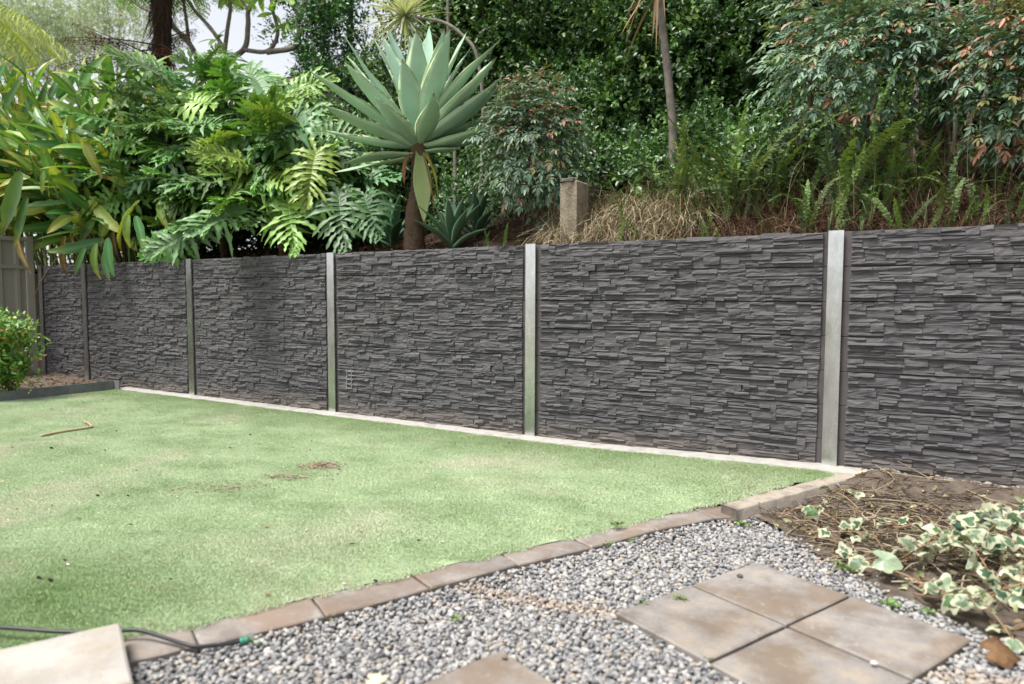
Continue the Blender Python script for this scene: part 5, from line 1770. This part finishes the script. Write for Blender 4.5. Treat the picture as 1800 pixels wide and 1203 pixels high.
for i in np.where(ok)[0]:
    s = rng.lognormal(math.log(.0045), .45)
    c_ = [lin(110, 92, 74), lin(134, 118, 100), lin(92, 74, 58), lin(178, 172, 162)][rng.choice(4, p=[.42, .26, .26, .06])]
    a = rng.random()*6.28
    R2 = np.array([[math.cos(a), -math.sin(a), 0], [math.sin(a), math.cos(a), 0], [0, 0, 1]])
    mb.add(proto@R2.T*s+(x[i], y[i], float(soil_z(x[i], y[i]))+s*.2), pf, c_)
tag(mb.build('soil_clods', M_dry, None, False, 'stuff'), 'small clods and grit lying on the bare soil by the wall', 'soil clods')
mb = MB()                                           # spilled mortar crumbs where the wall meets the soil
n = 260
x = rng.uniform(2.22, 4.0, n)
for i in range(n):
    s = rng.lognormal(math.log(.007), .4)
    yy = -.028-abs(rng.normal(0, .022))
    mb.add(proto*s+(x[i], yy, float(soil_z(x[i], yy))+s*.1), pf, lin(168, 162, 154)*rng.uniform(.8, 1.1))
tag(mb.build('mortar_crumbs', M_dry, None, False, 'stuff'), 'pale mortar crumbs along the foot of the wall on the soil patch', 'rubble')
st_ = thing('twig', 'thin bare twig propped against the wall above the soil patch', 'twig', on_z(1640, 835, .03))
mb = MB()
tube(mb, bez([on_z(1650, 850, .04), on_y(1610, 828, -.06), on_y(1578, 811, -.05)], 9), np.linspace(.0035, .0018, 9), 6, lin(150, 130, 104))
mb.build('stem', M_dry, st_)
# orange dead leaf on the gravel
q = on_z(1775, 1150, -.045)
dl = thing('dead_leaf', 'curled orange-brown dead leaf on the gravel', 'leaf', q)
ivy_leaf(70, .062, lin(112, 84, 60), lin(98, 70, 50), .7).build('blade', M_dry, dl).matrix_basis = frame(q+HT*.0-HR*.06+UP*.012, HR*.9+HT*.2, UP*.8+HT*.6)
q = on_z(662, 1196, -.05)
dl = thing('dead_leaf', 'pale cream dead leaf on the gravel left of the front paver', 'leaf', q)
ivy_leaf(71, .034, lin(206, 204, 176), lin(196, 190, 158), .7).build('blade', M_dry, dl).matrix_basis = frame(q-HR*.02+UP*.005, HR, UP+HT*.2)

# ---- pebbles lying on pavers
for (x, y, zz, s, lab) in ((1536, 1169, -.058, .012, 'rounded pale pebble on the joint between two pavers'), (886, 1158, -.058, .011, 'brown stone chip on the front paver'), (1300, 1015, -.058, .013, 'dark stone chip at the edge of the far paver')):
    q = on_z(x, y, zz)
    o = pebble(int(x)).build('pebble', surf_mat('pebble_%d' % x, *( (lin(186, 186, 188), lin(204, 204, 204)) if x == 1536 else ((lin(110, 92, 78), lin(130, 112, 96)) if x == 886 else (lin(70, 68, 68), lin(88, 86, 84)))), 40))
    o.matrix_world = Matrix.Translation((q[0], q[1], zz+s*.5)) @ Matrix.Diagonal((s, s, s, 1))
    tag(o, lab, 'pebble')

# ---- weeds
def weed(label, x, y, z, s, n, seed):
    r = np.random.default_rng(seed)
    q = on_z(x, y, z)
    o = thing('weed', label, 'weed', q)
    mb = MB()
    a = r.random(n)*6.28
    D = nrm(np.c_[np.cos(a), np.sin(a), r.uniform(.3, 1.3, n)])
    P = q+np.c_[r.normal(0, s*.5, (n, 2)), np.zeros(n)]
    add_leaves(mb, P, D, UP+r.normal(0, .3, (n, 3)), r.uniform(.5, 1.2, n)*s, r.uniform(.25, .5, n)*s, np.array([lin(104, 132, 66), lin(124, 148, 80), lin(90, 116, 58)])[r.integers(0, 3, n)], .2, .25)
    mb.build('leaf', M_fern, o, True, 'stuff')
for k, (x, y, z, s, n, lab) in enumerate((
  (800, 1088, -.06, .02, 14, 'little green weed in the gravel near the edging pavers'), (1195, 1052, -.06, .022, 18, 'weed at the left edge of the far paver'), (1130, 1062, -.06, .016, 9, 'tiny weed by the left corner of the four pavers'),
  (1070, 958, -.05, .022, 14, 'weed rooted against the outer edge of the edging pavers'), (1112, 950, -.05, .018, 9, 'small weed against the edging nearer the kerb'), (762, 1036, -.05, .016, 7, 'sprout in the joint of the edging pavers'), (1138, 978, -.06, .015, 7, 'sprout alone in the gravel below the edging'),
  (1300, 922, -.06, .032, 16, 'tufty weed in the gravel at the kerb end'), (1565, 1062, -.06, .028, 26, 'weed along the edge of the right-hand paver'), (1632, 1078, -.06, .026, 16, 'weed between the right-hand paver and the ivy heap'), (1485, 1000, -.06, .03, 30, 'fresh green weed under the ivy cuttings at the gravel'),
  (450, 1128, -.06, .022, 12, 'weed by the hose end on the gravel'), (580, 1085, -.06, .016, 8, 'weed in the gravel below the edging joint'), (1245, 1158, -.06, .014, 5, 'sprout at the joint end of the near pavers'), (1085, 922, -.02, .03, 16, 'grassy tuft growing at the turf edge'))):
    weed(lab, x, y, z, s, n, 400+k)

# ---- black hose with green connector
hp = [on_z(-90, 1098, .012), on_z(0, 1103, .006), on_z(95, 1110, -.002), on_z(170, 1112, -.008), on_z(240, 1108, -.012), on_z(285, 1120, -.022), on_z(340, 1136, -.03), on_z(385, 1134, -.04), on_z(425, 1127, -.045)]
hose = thing('garden_hose', 'thin black hose with a green connector across the edging to the gravel', 'hose', hp[4])
mb = MB()
tube(mb, bez(hp, 70), .0062, 8, (.02, .02, .022))
M_rub, nt = new_mat('black_rubber')
NT(nt).out((.022, .022, .024), .45)
mb.build('tube', M_rub, hose)
mb = MB()
a, b = hp[-1], on_z(437, 1124, -.045)
tube(mb, np.linspace(a-(b-a)*.3, b, 7), [.008, .0095, .0095, .008, .0095, .0095, .007], 10)
M_gp, nt = new_mat('green_plastic')
NT(nt).out(lin(60, 140, 110), .4)
mb.build('connector', M_gp, hose)

# ---- stick and litter on the lawn
stk = thing('stick', 'dry bent stick lying on the lawn', 'stick', on_z(118, 757, .004))
mb = MB()
lz = .018
tube(mb, bez([on_z(73, 766, lz), on_z(110, 759, lz), on_z(162, 751, lz)], 12), np.linspace(.011, .008, 12), 7, lin(170, 150, 122))
mb.build('shaft', M_dry, stk)
mb = MB()
tube(mb, bez([on_z(162, 751, lz), on_z(157, 745, lz+.012), on_z(146, 739, lz+.012)], 9), np.linspace(.010, .006, 9), 7, lin(166, 140, 108))
mb.build('side_twig', M_dry, stk)
mb = MB()                                           # heap of dry crumbs
for (cx_, cy_, sx_, n, dirn) in ((567, 822, .055, 420, 0), (515, 841, .07, 120, 1), (390, 860, .13, 150, 1)):
    c = on_z(cx_, cy_, .0)
    for i in range(n):
        d = (HR*rng.normal(0, sx_*(1.5 if dirn else 1))+HT*rng.normal(0, sx_*(.5 if dirn else .8)))
        rr_ = np.linalg.norm(d)
        s = rng.lognormal(math.log(.0042), .35)
        mb.add(proto*s*np.array([1.6, 1, .8])+c+d+UP*(.012+(max(0, .02-.25*rr_) if not dirn else 0)*rng.random()), pf, [lin(142, 126, 106), lin(122, 106, 88), lin(160, 146, 124)][int(rng.integers(0, 3))])
tag(mb.build('bark_crumbs', M_dry, None, False, 'stuff'), 'brown heap and trail of dry bark crumbs on the lawn', 'bark crumbs')
mb = MB()                                           # specks: droppings, chips, bits of leaf
for (x, y, s, c_) in ((91, 791, .02, 0), (205, 761, .012, 0), (185, 795, .01, 0), (440, 767, .012, 0), (405, 790, .012, 0), (548, 778, .008, 0), (172, 876, .014, 0), (240, 830, .012, 1), (69, 1018, .014, 0), (89, 1021, .016, 0), (120, 997, .012, 2), (110, 834, .012, 2), (566, 866, .012, 2), (575, 868, .010, 2), (469, 930, .012, 1), (539, 934, .010, 2), (275, 938, .01, 1), (470, 1030, .012, 1), (605, 1012, .012, 2), (660, 1007, .012, 0), (778, 944, .012, 2), (736, 943, .010, 0), (1053, 866, .009, 2), (1205, 834, .008, 1), (300, 1012, .008, 0), (635, 934, .01, 1), (705, 838, .008, 1), (1066, 858, .009, 1), (640, 850, .008, 2), (505, 830, .009, 1), (312, 878, .01, 2), (225, 876, .01, 0), (30, 900, .01, 1)):
    q = on_z(x, y, .0)
    q[2] = float(lawn_z(q[0], q[1]))+.012
    mb.add(proto*s*np.array([1, .7, .6])+q, pf, [lin(40, 34, 30), lin(146, 116, 88), lin(196, 190, 178)][c_])
n = 130
x = rng.uniform(-4.8, 1.4, n); y = rng.uniform(-3.4, -.2, n)
ok = x < edge_x(y)-.05
n = ok.sum()
L = rng.uniform(.012, .035, n)
add_leaves(mb, np.c_[x[ok], y[ok], lawn_z(x[ok], y[ok])+.014], rvec(n)*np.array([1, 1, .15]), UP+rng.normal(0, .3, (n, 3)), L, L*.35, np.array([lin(150, 122, 84), lin(60, 48, 36), lin(190, 176, 130)])[rng.integers(0, 3, n)], .3, .1)
tag(mb.build('lawn_specks', M_dry, None, True, 'stuff'), 'scattered dark specks, chips and leaf scraps on the lawn', 'litter')

# ---- shrub and mulch in the left bed
sb = on_z(22, 688, .08)
sh = thing('small_shrub', 'small bright green leafy shrub in the soil bed by the fence', 'shrub', sb)
for k in range(7):
    e = sb+HR*rng.normal(0, .18)+HT*rng.normal(0, .15)+UP*rng.uniform(.4, .75)
    mb = MB()
    tube(mb, bez([sb-UP*.03+rng.normal(0, .02, 3), (sb+e)/2, e], 7), np.linspace(.009, .004, 7), 5, (1, .9, .7))
    mb.build('stem', M_bark, sh)
mb = MB()
cl = [sb+HR*np.clip(rng.normal(-.05, .14), -.4, .14)+HT*rng.normal(.05, .12)+UP*rng.uniform(.08, .66) for _ in range(34)]
leaf_cloud(mb, cl, np.full((34, 3), .12), 95, .062, .036, [lin(104, 146, 62), lin(84, 126, 56), lin(134, 170, 78), lin(170, 184, 92), lin(184, 130, 88)], [.36, .34, .2, .08, .02], face=HT, nl=8)
mb.build('foliage', M_ging, sh, True, 'stuff')
mb = MB()
n = 700
x, y = rng.uniform(-7.0, -5.25, n), rng.uniform(-1.6, -.02, n)
L = rng.uniform(.02, .06, n)
add_leaves(mb, np.c_[x, y, bed_z(x, y)+.005], rvec(n)*np.array([1, 1, .25]), UP+rng.normal(0, .4, (n, 3)), L, L*.4, np.array([lin(150, 120, 92), lin(112, 84, 62), lin(90, 66, 50)])[rng.integers(0, 3, n)], .3, .1)
tag(mb.build('bark_mulch', M_dry, None, True, 'stuff'), 'bark chips and dead leaves on the soil of the left bed', 'mulch')
# long bare runner hanging from the ginger over the wall corner
o = thing('dead_runner', 'thin bare dead runner hanging from the ginger over the fence corner', 'vine', on_y(100, 452, -.1))
mb = MB()
tube(mb, bez([on_y(140, 425, .05), on_y(100, 455, -.1), on_y(75, 490, -.15), on_y(60, 522, -.18)], 14), np.linspace(.007, .004, 14), 6, lin(130, 112, 92))
mb.build('stem', M_dry, o)
